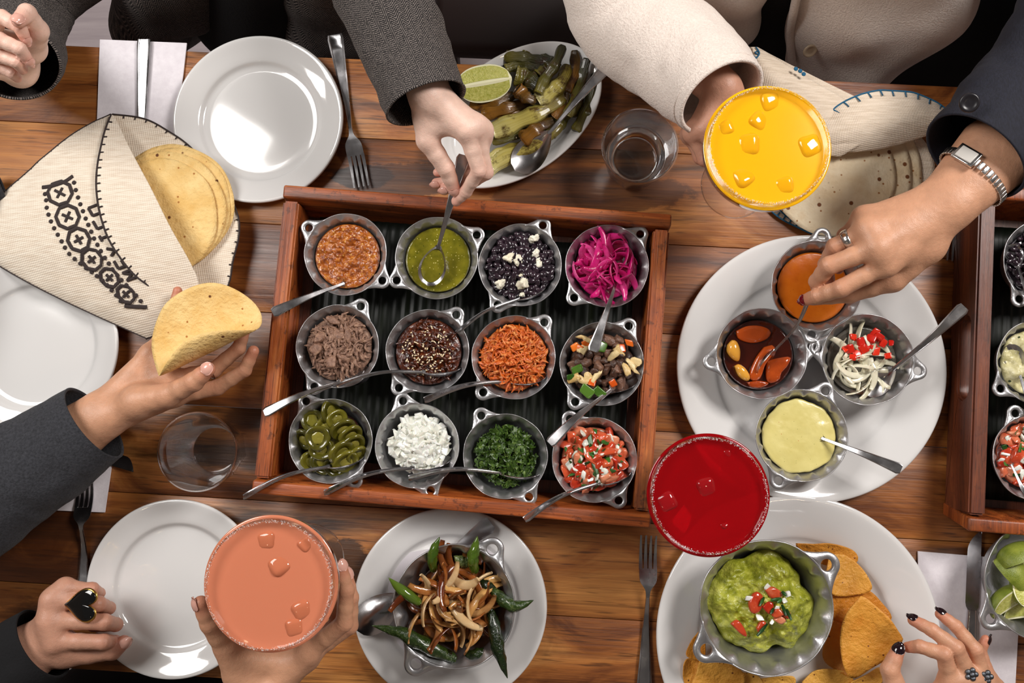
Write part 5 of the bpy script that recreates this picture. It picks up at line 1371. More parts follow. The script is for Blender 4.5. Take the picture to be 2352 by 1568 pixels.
# ------------------------------------------------------------------ food in the bowls
def mound(key, R, ze, hgt, amp, freq, mat, name, label, cat='food', irr=0.0, kind=None, nr=48, na=110, seed=0, ridge=False, flat=1.0, skirt=.012, power=2.0, off=(0, 0)):
    cx, cy, base, sc = BOWL[key]; V = []
    for i in range(nr):
        f = (i + .01) / (nr - 1 + .01)
        for j in range(na):
            a = 2 * math.pi * j / na; V.append((f * math.cos(a), f * math.sin(a), f))
    V = np.array(V); f = V[:, 2].copy(); ang = np.arctan2(V[:, 1], V[:, 0])
    rr = R * (1 + irr * fbm(np.stack([np.cos(ang), np.sin(ang), ang * 0], 1), 1.6, 3, seed + 2))
    X, Y = V[:, 0] * rr + off[0], V[:, 1] * rr + off[1]
    nz = fbm(np.stack([X, Y, X * 0 + seed], 1), freq, 4, seed)
    if ridge: nz = .45 - np.abs(nz) * 1.8
    Z = hgt * (1 - f ** power) + amp * nz * np.clip((1 - f) * 6, 0.15, 1) - .0015 * np.clip((f - .96) / .04, 0, 1)
    top = np.stack([X, Y, Z + ze], 1)
    sk = top[(nr - 1) * na:].copy(); sk[:, 2] = ze - skirt; sk[:, :2] *= .86
    Vv = np.vstack([top, sk]); Fc = gridfaces(nr + 1, na, cv=True); Fc.append(tuple(range(na)))
    Fc.append(tuple(range(nr * na + na - 1, nr * na - 1, -1)))
    o = obj(name, Vv * [sc, sc, sc], Fc, mat); fixn(o.data); o.location = (cx, cy, base)
    if label: put(o, label, cat, None, kind)
    return o
def chunk_meshes(name, mat, n, dims, bev=.25, nz=.12, seed=0):
    out = []
    for k in range(n):
        r = np.random.default_rng(seed + k); d = np.array(dims) * (1 + .25 * (r.random(3) - .5))
        V, Fc = bevelled(*box(-.5, .5, -.5, .5, -.5, .5), bev * .5, 2)
        V = np.array(V); V += nz * r.normal(size=3) * V[:, [1, 2, 0]]; V = V * d
        V += fbm(V / max(dims), 1.7, 2, k * 3 + seed)[:, None] * nz * np.array(dims) * .9
        out.append(mesh(name, V, Fc, True, mat))
    return out
def arc_meshes(name, mat, n, R0, w_, th, seed=0, sweep=(1.2, 2.6), taper=.6, segs=14):
    "curved slices of onion"
    out = []
    for k in range(n):
        r = np.random.default_rng(seed + k); R_ = R0 * (.75 + .6 * r.random()); sw = sweep[0] + (sweep[1] - sweep[0]) * r.random(); tw = r.normal() * .35
        pts = []; rad = []
        for i in range(segs):
            t = i / (segs - 1) - .5; a = t * sw
            pts.append((R_ * math.sin(a), R_ * (1 - math.cos(a)), .002 * math.sin(t * 5 + k) + tw * .006 * t)); e = (1 - abs(2 * t) ** 3 * taper)
            rad.append((th * .5 * e, w_ * .5 * e) if k % 3 == 0 else (w_ * .5 * e * (1 - .2 * abs(2 * t) ** 2), th * .5))
        c = np.mean(pts, 0)
        V, Fc = tube([Vector(p) - Vector(c) for p in pts], rad, 8); out.append(mesh(name, V, Fc, True, mat))
    return out
def scatter(n, R, dmin, r, tries=60):
    pts = []
    for _ in range(n):
        best = None; bd = -1
        for _t in range(tries):
            a = r.random() * 2 * math.pi; q = R * math.sqrt(r.random()); p = (q * math.cos(a), q * math.sin(a))
            d = min([(p[0] - o[0]) ** 2 + (p[1] - o[1]) ** 2 for o in pts] or [9]);
            if d > bd: best, bd = p, d
            if d > dmin * dmin: break
        pts.append(best)
    return pts
def pile(key, name, meshes, n, R, ze, hgt, label, cat, group, seed=0, dmin=.004, tilt=.5, jz=.002, sc=(.85, 1.15), off=(0, 0), power=2.0, lie=True):
    cx, cy, base, s = BOWL[key]; r = np.random.default_rng(seed); res = []
    for (x, y) in scatter(n, R, dmin, r):
        f = math.hypot(x, y) / R; z = ze + hgt * (1 - f ** power) + jz * (r.random() - .4)
        o = link(name, meshes[r.integers(len(meshes))])
        o.location = (cx + (x + off[0]) * s, cy + (y + off[1]) * s, base + z * s)
        o.rotation_euler = (r.normal() * tilt, r.normal() * tilt, r.random() * 6.28); k = sc[0] + (sc[1] - sc[0]) * r.random(); o.scale = (k, k, k)
        put(o, label, cat, group); res.append(o)
    return res
def shreds(key, R, ze, hgt, n, L, w_, mat, name, parent=None, seed=0, label=None, cat='food', tilt=.5, bend=.5, align=None, jz=.003):
    "torn fibres: one tangled mass"
    cx, cy, base, s = BOWL[key]; r = np.random.default_rng(seed); m = MB()
    for k in range(n):
        a = r.random() * 6.283; q = R * math.sqrt(r.random()); x, y = q * math.cos(a), q * math.sin(a); f = q / R
        z = ze + hgt * (1 - f * f) + jz * (r.random() - .3)
        h = (align if align is not None and r.random() < .6 else 0) + r.random() * 6.283 * (1 if align is None else .35)
        l = L * (.5 + r.random()); el = r.normal() * tilt; bd = r.normal() * bend; pts = []; rad = []; wk = w_ * (.5 + r.random())
        for i in range(6):
            t = i / 5 - .5; hh = h + bd * t * 2
            pts.append(Vector((x + l * t * math.cos(hh), y + l * t * math.sin(hh), z + l * t * math.sin(el) - .8 * l * t * t))); e = max(.25, 1 - abs(2 * t) ** 2 * .7)
            rad.append((wk * e, wk * .5 * e))
        m.add(*tube(pts, rad, 5, cap=False))
    o = obj(name, np.array(m.V) * s, m.F, mat, parent)
    if parent is None: o.location = (cx, cy, base)
    o['kind'] = 'stuff'
    if label: put(o, label, cat)
    return o
def spooned(sp, mat, name, label, k=.86):
    V, Fc = lathe(smoothprof([(.0001, -.0010), (.006, -.0012), (.0125, -.0022), (.0135, -.0030), (.008, -.006), (.0001, -.0075)], 3), 32)
    V = [(v[0] * 1.52 + .025, v[1] * 1.02, v[2]) for v in V]
    o = obj(name, V, Fc, mat); o.matrix_world = sp.matrix_world.copy(); fixn(o.data); put(o, label, 'sauce')

mound('orange', .0455, .0345, .0022, .0075, 150, W['salsa_o'], 'roasted_salsa', 'chunky orange salsa with charred flecks', 'salsa', nr=60, na=150, seed=1)
mound('green', .0455, .0335, .0004, .0008, 90, W['salsa_g'], 'green_salsa', 'smooth green salsa with pale seeds', 'salsa', seed=2)
spooned(HELD, W['salsa_g'], 'spoonful_of_salsa', 'green salsa lying in the held spoon')
# beans
def bean_mesh(k):
    r = np.random.default_rng(k); V, Fc = lathe(smoothprof([(.0001, .0052), (.0022, .0046), (.0033, .0022), (.0035, 0), (.0033, -.0022), (.0022, -.0046), (.0001, -.0052)], 2), 12)
    V = [(v[2], v[0] + 12 * v[2] * v[2] - .0002, v[1] * .85) for v in V]; return mesh('black_bean', V, Fc, True, W['bean'])
BN = [bean_mesh(k) for k in range(3)]
mound('beans', .046, .034, .006, .002, 120, W['bean'], 'bean_broth', 'dark bean broth between the black beans of the full tray', 'sauce', seed=3)
pile('beans', 'black_bean', BN, 118, .0445, .0375, .009, 'black bean in the bowl with white cheese', 'bean', 'black beans with cheese', 4, .0075, .35, .003, (1.15, 1.4))
def crumb(key, px, py, w_, z, seed, label):
    c = P(px, py, z); V, Fc = lathe([(max(.001, .5 * math.sin(math.pi * q / 13)), .42 * math.cos(math.pi * q / 13)) for q in range(14)], 20); V = np.array(V)
    V = V * (1 + 1.5 * fbm(V, 2.6, 3, seed)[:, None]) * w_ * 1.15; o = obj('cheese_crumb', V, Fc, W['cheese']); o.location = c; o.rotation_euler.z = seed
    put(o, label, 'cheese', 'cheese crumbs on the black beans')
zb = tb + .049
crumb('beans', 1168, 592, .012, zb, 1, 'large white cheese crumb among the black beans'); crumb('beans', 1188, 600, .013, zb, 2, 'long white cheese crumb beside the largest one on the beans')
for k, (x, y, w_) in enumerate(((1226, 549, .009), (1230, 582, .010), (1236, 600, .010), (1152, 650, .0125), (1202, 652, .0135), (1196, 630, .007), (1199, 677, .006))): crumb('beans', x, y, w_, zb - .003, 5 + k, 'small white cheese crumb on the black beans')
# pickled onion
PK = arc_meshes('pickled_onion_slice', W['pink'], 7, .025, .0105, .0024, 50)
mound('pink', .043, .030, .006, .003, 90, W['pink'], 'pickled_onion_juice', 'pink pickling juice under the pickled onion slices', 'sauce', seed=5)
pile('pink', 'pickled_onion_slice', PK, 58, .034, .038, .016, 'bright pink slice of pickled onion', 'onion', 'pink pickled onion slices', 6, .006, .5, .004)
# beef
mound('beef', .045, .036, .012, .008, 80, W['beef'], 'shredded_beef', 'brown shredded beef heaped in its juice', 'meat', seed=7, irr=.1, kind='stuff')
shreds('beef', .039, .042, .014, 380, .020, .0022, W['beef'], 'shredded_beef_fibres', None, 8, 'loose fibres of shredded beef on top of the heap', 'meat', .35, .5, .9)
CH = chunk_meshes('beef_chunk', W['beef'], 4, (.017, .012, .009), .5, .25, 60)
for k, (x, y) in enumerate(((765, 735), (735, 775), (775, 770), (725, 800), (800, 770), (790, 820), (760, 830))):
    o = link('beef_chunk', CH[k % 4]); o.location = P(x, y, tb + .056 - .002 * (k % 3)); o.rotation_euler = (.3 * math.sin(k), .3, k * 1.3); put(o, 'chunk of brown beef among the shredded beef', 'meat', 'beef chunks')
# mole
ml = mound('mole', .0455, .037, .008, .010, 95, W['mole'], 'mole', 'dark brown mole with shredded meat', 'food', seed=9)
def scat_stuff(parent, key, n, R, ze, hgt, seed, mat, name, l=.0017):
    r = np.random.default_rng(seed); m = MB(); cx, cy, base, s = BOWL[key]
    for k in range(n):
        a = r.random() * 6.283; q = R * r.random() ** .6; f = q / R; z = ze + hgt * (1 - f * f); V, Fc = lathe([(.0001, l), (l * .55, l * .4), (l * .6, -.2 * l), (.0001, -l)], 6)
        h = r.random() * 6.283; m.add([(q * math.cos(a) + v[2] * math.cos(h) - v[0] * math.sin(h), q * math.sin(a) + v[2] * math.sin(h) + v[0] * math.cos(h), z + v[1] * .6) for v in V], Fc)
    o = m.obj(name, mat, parent); o['kind'] = 'stuff'; return o
scat_stuff(ml, 'mole', 130, .036, .0435, .0065, 10, W['sesame'], 'sesame_seeds')
shreds('mole', .040, .040, .0085, 90, .016, .0026, W['mole'], 'mole_shreds', ml, 11)
# chicken
mound('tinga', .045, .037, .010, .008, 80, W['tinga'], 'shredded_chicken', 'orange shredded chicken heaped in its sauce', 'meat', seed=12, irr=.08, kind='stuff')
shreds('tinga', .040, .042, .016, 420, .020, .0021, W['tinga'], 'shredded_chicken_fibres', None, 13, 'loose orange fibres of shredded chicken on top', 'meat', .5, .7)
TO = arc_meshes('stewed_onion_slice', W['tinga'], 3, .012, .007, .002, 70)
pile('tinga', 'stewed_onion_slice', TO, 9, .033, .050, .010, 'orange stewed onion slice in the shredded chicken', 'onion', 'onion slices in the chicken', 14, .012)
# steak
ST = chunk_meshes('steak_cube', W['steak'], 5, (.0135, .0125, .011), .5, .3, 80)
mound('steak', .043, .030, .004, .004, 100, W['steak'], 'steak_juices', 'dark juices under the diced steak', 'sauce', seed=15)
pile('steak', 'steak_cube', ST, 46, .040, .036, .009, 'dark brown cube of grilled steak', 'meat', 'steak cubes', 16, .0075, .7, .004)
OP = chunk_meshes('orange_pepper_piece', W['pepper_o'], 3, (.011, .009, .004), .3, .2, 90)
GP = chunk_meshes('green_pepper_piece', W['pepper_g'], 3, (.016, .010, .0035), .3, .2, 93)
MC = chunk_meshes('melted_cheese_piece', W['melt'], 4, (.014, .010, .006), .9, .7, 96)
zs = tb + .051
for (x, y) in ((1320, 797), (1345, 790), (1445, 787), (1428, 800), (1360, 878), (1408, 880), (1330, 800)):
    o = link('orange_pepper_piece', OP[x % 3]); o.location = P(x, y, zs); o.rotation_euler = (.3, .2, x); put(o, 'piece of orange pepper in the diced steak', 'pepper', 'orange pepper pieces in the steak')
for (x, y, a, k) in ((1384, 797, 1.3, 1.0), (1325, 848, .4, .9), (1348, 898, -.6, 1.35), (1376, 900, -.7, 1.0), (1310, 865, .2, .6)):
    o = link('green_pepper_piece', GP[x % 3]); o.location = P(x, y, zs + .002); o.rotation_euler = (.25, .1, a); o.scale = (k, k, 1); put(o, 'piece of green pepper in the diced steak', 'pepper', 'green pepper pieces in the steak')
for k, (x, y) in enumerate(((1348, 778), (1338, 800), (1336, 872), (1350, 868), (1370, 866), (1422, 805), (1410, 815), (1460, 830), (1450, 840), (1320, 870), (1440, 850))):
    o = link('melted_cheese_piece', MC[k % 4]); o.location = P(x, y, zs + .001); o.rotation_euler = (.3, .2, k * 1.1); put(o, 'pale melted cheese piece in the diced steak', 'cheese', 'melted cheese pieces in the steak')
# jalapeno slices
def jal_mesh():
    n = 28; V = []; R_, h = .0118, .0042
    prof = [(.0060, -h / 2), (.0108, -h / 2), (.0118, -h * .2), (.0118, h * .2), (.0108, h / 2), (.0092, h * .5), (.0088, h * .42), (.0060, h * .40)]
    V, Fc = lathe(prof + [prof[0]], n, lambda t, r, z, k: (r * (1 + .05 * math.sin(3 * t)), z)); return mesh('jalapeno_slice', V, Fc, True, W['jal'])
def jal_core():
    V, Fc = lathe([(.0001, .0010), (.0022, .0014), (.0040, .0009), (.0062, .0012), (.0062, -.0012), (.0001, -.0012)], 20, lambda t, r, z, k: (r * (1 + .12 * math.sin(5 * t)), z)); return mesh('core', V, Fc, True, W['jal_in'])
JM, JC = jal_mesh(), jal_core(); cj = BOWL['jal']
mound('jal', .040, .026, .002, .002, 90, W['liq_dark'], 'jalapeno_brine', 'dark brine under the jalapeno slices', 'sauce', seed=17)
for k, (x, y, dz, rx, ry, rz, s) in enumerate(((730, 1005, .016, .05, .1, 0, 1.12), (738, 1030, .009, .1, -.1, 1, 1.1), (717, 965, .004, .2, .1, 2, 1.05), (760, 945, .003, .9, .1, 1.5, 1.1), (775, 965, .004, .3, .5, .5, 1.0), (790, 988, .012, .75, 0, .55, 1.2), (806, 1000, .009, .9, .1, .6, 1.1),
     (786, 1040, .010, .8, .2, .7, 1.25), (812, 1020, .006, .9, 0, .6, 1.1), (795, 1060, .004, .8, 0, .6, 1.2), (742, 1060, .002, .2, .3, .3, 1.15), (715, 1060, .001, .1, .5, .1, 1.0), (700, 1010, 0, .7, .1, -.6, 1.1), (765, 1015, .004, .1, .3, .1, 1.0), (820, 1045, 0, 1.0, .2, .6, 1.0), (748, 985, .006, .2, .2, .9, 1.05), (770, 1070, -.001, .3, .1, .4, 1.05))):
    z = tb + .035 + dz; o = link('jalapeno_slice', JM); o.location = P(x, y, z); o.rotation_euler = (rx, ry, rz); s *= 1.32; o.scale = (s, s, s)
    c = link('core', JC, None, o); put(o, 'olive green pickled jalapeno slice' if k else 'topmost pickled jalapeno slice, lying flat with its seeds showing', 'jalapeno', 'pickled jalapeno slices')
# diced onion
OD = chunk_meshes('onion_dice', W['onion'], 6, (.0115, .0080, .0040), .2, .25, 110)
mound('onion', .036, .030, .010, .003, 120, W['onion'], 'onion_heap_core', 'packed diced onion at the heart of the heap', 'onion', seed=18, kind='stuff')
pile('onion', 'onion_dice', OD, 165, .0370, .0325, .0170, 'small white dice of onion', 'onion', 'diced white onion', 19, .0044, .55, .003, (.85, 1.3), (.002, .001))
# cilantro
def leaf_bits(key, n, R, ze, hgt, seed, mat, name, label, l=.0075):
    cx, cy, base, s = BOWL[key]; r = np.random.default_rng(seed); V = []; Fc = []
    for k in range(n):
        a = r.random() * 6.283; q = R * math.sqrt(r.random()); f = q / R; c = np.array([q * math.cos(a), q * math.sin(a), ze + hgt * (1 - f * f) + .005 * (r.random() - .4)])
        E = np.array(Euler((r.normal() * .6, r.normal() * .6, r.random() * 6.28)).to_matrix()); w_ = l * (.5 + .8 * r.random()); h = w_ * (.4 + .6 * r.random()); o_ = len(V)
        sh = np.array([(-1, 0, 0), (-.55, .75, .15), (-.1, .5, .1), (.25, .95, .2), (.5, .45, .1), (1, .2, .2), (.7, -.4, .1), (.2, -.6, .15), (-.2, -.95, .2), (-.6, -.45, .1)]) * [w_ * .5, h * .5, w_ * .3] + r.normal(size=(10, 3)) * w_ * .05
        V += [tuple(c + E @ v) for v in sh] + [tuple(c + E @ (v * .96) - [0, 0, .0005]) for v in sh]
        Fc.append(tuple(range(o_, o_ + 10))); Fc.append(tuple(range(o_ + 19, o_ + 9, -1))); Fc += [(o_ + i, o_ + 10 + i, o_ + 10 + (i + 1) % 10, o_ + (i + 1) % 10) for i in range(10)]
    o = obj(name, np.array(V) * s, Fc, mat, None, False); o.location = (cx, cy, base); put(o, label, 'herb', None, 'stuff'); return o
mound('cilantro', .038, .030, .010, .006, 120, W['cilantro'], 'cilantro_heap_core', 'packed green cilantro at the heart of the heap', 'herb', seed=20, kind='stuff')
leaf_bits('cilantro', 480, .0405, .034, .016, 21, W['cilantro'], 'chopped_cilantro', 'chopped green cilantro leaves heaped in a bowl', .0125)
# pico
TM = chunk_meshes('tomato_dice', W['tomato'], 6, (.0165, .0140, .0085), .5, .35, 120)
PB = chunk_meshes('pico_onion_bit', W['onion'], 4, (.0100, .0072, .0034), .4, .35, 130)
GB = chunk_meshes('cilantro_bit', W['cilantro_i'], 4, (.0105, .0045, .0012), .3, .5, 140)
for key, where, n1, n2, n3, sd in (('pico', 'of the full tray', 56, 28, 34, 22), ('r_pico', 'of the cut off tray', 42, 22, 26, 32)):
    mound(key, .043, .030, .006, .003, 90, W['tomato'], 'pico_juice', 'red tomato juice under the pico de gallo ' + where, 'sauce', seed=sd)
    pile(key, 'tomato_dice', TM, n1, .0405, .0345, .0125, 'red tomato dice in the pico de gallo ' + where, 'tomato', 'tomato dice ' + where, sd + 1, .0075, .6, .004)
    pile(key, 'pico_onion_bit', PB, n2, .0395, .038, .0135, 'white onion bit in the pico de gallo ' + where, 'onion', 'onion bits ' + where, sd + 2, .007, .6, .004)
    pile(key, 'cilantro_bit', GB, n3, .0395, .039, .0135, 'green cilantro bit in the pico de gallo ' + where, 'herb', 'cilantro bits ' + where, sd + 3, .007, .5, .003)
# sauces on the large plate
mound('p_orange', .0452, .0335, .0003, .0005, 60, W['sauce_o'], 'orange_sauce', 'smooth orange sauce under the reaching hand', 'sauce', seed=41)
mound('p_yellow', .0465, .0365, .0010, .0014, 50, W['sauce_y'], 'yellow_cream_sauce', 'pale yellow cream sauce with a spoon in it', 'sauce', seed=42, irr=.12)
mound('p_dark', .0445, .0310, .0002, .0003, 60, W['liq_dark'], 'dark_broth', 'dark red brown broth around the pickled carrots', 'sauce', seed=43)
def slab(name, poly, z, th, mat, label, cat, group, tilt=(0, 0), dome=.0):
    c = np.mean([P(x, y, z) for x, y in poly], 0); pts = np.array([P(x, y, z) for x, y in curve_px(list(poly) + [poly[0]], 25)][:-1]) - c; n = len(pts); V = []
    lev = [(.55, -th), (.93, -th), (1.0, -th * .5), (1.0, 0), (.92, th * .35), (.55, th * .4 + dome)]
    for k, zz in lev: V += [(p[0] * k, p[1] * k, zz) for p in pts]
    Fc = gridfaces(len(lev), n, cv=True); Fc += [tuple(range(n)), tuple(range(len(V) - 1, len(V) - n - 1, -1))]
    o = obj(name, V, Fc, mat); fixn(o.data); o.location = c; o.rotation_euler = (tilt[0], tilt[1], 0); put(o, label, cat, group); return o
C7 = lambda L: [(1500 + x / 2.177, 480 + y / 2.177) for x, y in L]
zd = .0048 + .034 * 1.09 + .001
slab('carrot_slice', C7([(415, 610), (470, 585), (540, 585), (590, 610), (570, 650), (500, 670), (430, 650)]), zd, .005, W['carrot'], 'round pickled carrot slice mostly sunk in the dark broth', 'carrot', 'pickled carrots in the dark broth', (.1, .05))
slab('carrot_slice', C7([(555, 690), (600, 680), (605, 715), (560, 780), (535, 850), (490, 855), (485, 820), (515, 745)]), zd + .003, .007, W['carrot'], 'long pickled carrot stick lying under the spoon', 'carrot', 'pickled carrots in the dark broth', (.1, .05))
slab('carrot_slice', C7([(570, 760), (620, 745), (685, 740), (670, 785), (640, 820), (630, 855), (580, 870), (565, 820)]), zd + .003, .008, W['carrot'], 'thick wedge of pickled carrot beside the broth stained rim', 'carrot', 'pickled carrots in the dark broth', (.05, -.1))
slab('carrot_slice', C7([(470, 865), (530, 858), (580, 870), (540, 893), (490, 890)]), zd, .005, W['carrot'], 'small pickled carrot sliver at the edge of the broth', 'carrot', 'pickled carrots in the dark broth')
slab('garlic_clove', C7([(372, 680), (395, 655), (420, 665), (436, 710), (430, 760), (400, 750), (372, 715)]), zd + .004, .009, W['garlic'], 'upper golden garlic clove in the dark broth', 'garlic', 'garlic cloves in the dark broth', (.1, 0), .003)
slab('garlic_clove', C7([(408, 785), (430, 775), (465, 800), (486, 840), (470, 860), (430, 835)]), zd + .003, .008, W['garlic'], 'lower golden garlic clove beside the carrot stick', 'garlic', 'garlic cloves in the dark broth', (.1, 0), .003)
mound('p_white', .0435, .0290, .0002, .0004, 60, W['broth'], 'onion_brine', 'clear brine under the white onion strips', 'sauce', seed=44)
WS = arc_meshes('onion_strip', W['onion_strip'], 6, .032, .0090, .0026, 150, (1.1, 2.0), .3)
pile('p_white', 'onion_strip', WS, 30, .030, .034, .008, 'pale onion strip in the bowl with red pepper', 'onion', 'pale onion strips', 45, .008, .35, .003, off=(-.006, -.004))
RP = chunk_meshes('red_pepper_bit', W['pepper_r'], 4, (.011, .0085, .004), .35, .25, 160)
for k, (x, y) in enumerate(((1000, 640), (1040, 665), (1075, 685), (985, 700), (1020, 720), (1050, 700), (1110, 615), (1130, 640), (1150, 670), (1090, 650), (1115, 710), (1000, 740), (1190, 670), (1175, 735), (1030, 740), (1105, 690), (960, 700))):
    q = C7([(x, y)])[0]; o = link('red_pepper_bit', RP[k % 4]); o.location = P(*q, .053 + .002 * (k % 2)); o.rotation_euler = (.3 * math.sin(k), .3 * math.cos(k * 2), k * 1.7); k2 = 1.1 if k < 11 else .8; o.scale = (k2,) * 3
    put(o, 'bright red pepper bit on the white onion strips', 'pepper', 'red pepper bits on the onion')
# bowls of the cut off tray
mound('r_beans', .046, .034, .006, .002, 120, W['bean'], 'bean_broth', 'dark bean broth in the cut off tray', 'sauce', seed=46)
pile('r_beans', 'black_bean', BN, 90, .043, .0375, .007, 'black bean in the cut off tray', 'bean', 'black beans in the cut off tray', 47, .007, .35, .003)
mound('r_pale', .045, .036, .012, .012, 55, W['pale_filling'], 'poblano_filling', 'creamy pale green filling in the cut off tray', 'food', seed=48, irr=.1)

# ------------------------------------------------------------------ guacamole, chips
gu = mound('guac', .0455, .0270, .019, .0115, 75, W['guac'], 'guacamole', 'lumpy green guacamole heaped in the large bowl', 'dip', irr=.36, nr=90, na=220, seed=51, power=2.6, off=(0.001, -.001))
C6 = lambda L: [(1500 + x / 3.92, 1220 + y / 3.92) for x, y in L]
zg = .0048 + .047 * 1.53
for k, (pts, lab) in enumerate((([(900, 560), (950, 545), (1000, 610), (960, 720), (890, 735), (860, 650)], 'orange red tomato piece at the heart of the guacamole topping'), ([(1000, 520), (1080, 500), (1160, 550), (1150, 600), (1060, 600)], 'broad red tomato piece topping the guacamole'),
     ([(980, 680), (1040, 625), (1085, 660), (1050, 745)], 'squarish tomato piece in the guacamole topping'), ([(1060, 745), (1120, 690), (1180, 740), (1100, 780)], 'flat tomato piece under the cilantro on the guacamole'), ([(1085, 795), (1150, 760), (1195, 800), (1150, 835)], 'pale tomato piece by the cilantro on the guacamole'),
     ([(930, 870), (975, 805), (1020, 830), (960, 920)], 'lowest orange tomato piece of the guacamole topping'), ([(700, 830), (760, 795), (820, 870), (845, 950), (780, 915)], 'lone tomato wedge on the guacamole away from the topping'), ([(1190, 690), (1240, 740), (1215, 790), (1150, 740)], 'small tomato piece beside the long cilantro shred'))):
    slab('tomato_piece', C6(pts), zg + (.0045 if k < 4 else (.002 if k != 6 else -.004)), .006, W['tomato'], lab, 'tomato', 'tomato pieces on the guacamole', (.15 * math.sin(k * 2), .15 * math.cos(k)))
for k, (x, y, s) in enumerate(((870, 600, 1.3), (1030, 505, 1.2), (1180, 620, 1.1), (960, 775, 1.1), (1070, 820, .9), (1210, 565, 1.0), (1120, 690, 1.0))):
    o = link('onion_bit', PB[k % 4]); o.location = P(*C6([(x, y)])[0], zg + .005); o.rotation_euler = (.3, .3 * math.sin(k), k); o.scale = (s * .72,) * 3; put(o, 'white onion bit topping the guacamole', 'onion', 'onion bits on the guacamole')
for k, (a, b2) in enumerate((((960, 670), (1000, 590)), ((1060, 620), (1150, 600)), ((1120, 640), (1160, 610)), ((1160, 660), (1200, 760)), ((1200, 700), (1245, 800)), ((935, 940), (1030, 830)), ((1060, 740), (1085, 690)), ((1160, 540), (1200, 580)))):
    p, q = [P(*C6([v])[0], zg + .0085) for v in (a, b2)]; V, Fc = tube([p, (p + q) / 2 + Vector((0, 0, .001)), q], [(.0016, .0006), (.0024, .0008), (.0012, .0006)], 6)
    o = obj('cilantro_shred', V, Fc, W['cilantro_i']); put(o, 'dark green cilantro shred topping the guacamole', 'herb', 'cilantro shreds on the guacamole')
def chip(poly, z, label, tilt=(0, 0), bend=.006, seed=0):
    pl = np.array([P(x, y, z) for x, y in curve_px(list(poly) + [poly[0]], 49)][:-1]); c = pl.mean(0); pts = pl - c; n = len(pts); nr = 12; V = []
    rad_ = np.linalg.norm(pts, axis=1).mean(); dr = np.array([math.cos(seed * 1.7), math.sin(seed * 1.7)])
    for lay in (0, 1):
        for i in range(nr):
            f = (i + .02) / (nr - .98)
            for p in pts:
                x, y = p[0] * f, p[1] * f; w_ = (x * dr[0] + y * dr[1]) / rad_
                V.append((x, y, bend * w_ * w_ + (0.0009 if lay == 0 else -.0009)))
    V = np.array(V); V[:, 2] += .0035 * fbm(np.stack([V[:, 0], V[:, 1], V[:, 0] * 0 + seed], 1), 30, 3, seed)
    N = nr * n; f = gridfaces(nr, n, cv=True); Fc = f + [(a + N, d + N, e + N, b2 + N) for a, b2, e, d in f] + [((nr - 1) * n + j, (nr - 1) * n + (j + 1) % n, N + (nr - 1) * n + (j + 1) % n, N + (nr - 1) * n + j) for j in range(n)]
    Fc += [tuple(range(n - 1, -1, -1)), tuple(N + j for j in range(n))]
    o = obj('tortilla_chip', V, Fc, W['chip']); fixn(o.data); o.location = c; o.rotation_euler = (*tilt, 0); put(o, label, 'chip', 'tortilla chips round the guacamole'); return o
chip(C6([(1265, 80), (1420, 88), (1600, 95), (1800, 170), (1842, 262), (1700, 330), (1400, 260), (1300, 180)]), .030, 'orange chip with a folded over rim beside the pierced handle', (.35, 0), .008, 1)
chip(C6([(1580, 205), (1720, 210), (1850, 300), (1940, 430), (1952, 530), (1800, 580), (1600, 560), (1540, 400)]), .036, 'large round edged chip showing through the bowl handle', (0, .1), .005, 2)
chip(C6([(1600, 480), (1900, 510), (2060, 640), (2145, 790), (1950, 900), (1700, 880), (1580, 700)]), .026, 'chip underneath the chip held by the black nailed hand', (.05, .05), .004, 3)
chip(C6([(1862, 568), (1905, 582), (2010, 670), (2110, 760), (2190, 880), (2225, 960), (2130, 1120), (1980, 1230), (1820, 1332), (1730, 1240), (1690, 1000), (1730, 760)]), .058, 'big chip pinched by the black nailed hand', (.12, -.18), .006, 4)
chip(C6([(1600, 780), (1720, 850), (1770, 1100), (1790, 1270), (1640, 1240), (1530, 1120)]), .022, 'dark chip leaning on the bowl wall under the held chip', (0, -.2), .008, 5)
chip(C6([(1330, 1340), (1480, 1245), (1700, 1235), (1790, 1330), (1740, 1420), (1400, 1440)]), .024, 'chip at the plate well below the guacamole bowl', (.1, 0), .006, 6)
chip(C6([(1770, 1340), (1900, 1290), (2040, 1220), (2070, 1320), (1950, 1440), (1750, 1440)]), .028, 'chip under the thumb of the black nailed hand', (.1, .1), .005, 7)
chip(C6([(440, 840), (470, 1000), (450, 1150), (290, 1110), (330, 1000)]), .024, 'small chip peeking out above the lower pierced handle', (0, .1), .004, 8)
chip(C6([(262, 1190), (300, 1140), (430, 1170), (420, 1300), (320, 1420), (265, 1310)]), .020, 'chip with a wavy edge on the plate rim', (0, .1), .006, 9)
chip(C6([(420, 1120), (600, 1130), (820, 1280), (760, 1420), (360, 1440), (390, 1260)]), .026, 'broad chip under the lower pierced handle', (.05, 0), .004, 10)
chip(C6([(800, 1260), (960, 1310), (970, 1440), (780, 1440)]), .020, 'small chip wedged between two broad chips', (.1, 0), .004, 11)
chip(C6([(970, 1320), (1260, 1300), (1230, 1440), (950, 1460)]), .020, 'chip half hidden below the guacamole bowl rim', (.1, 0), .004, 12)

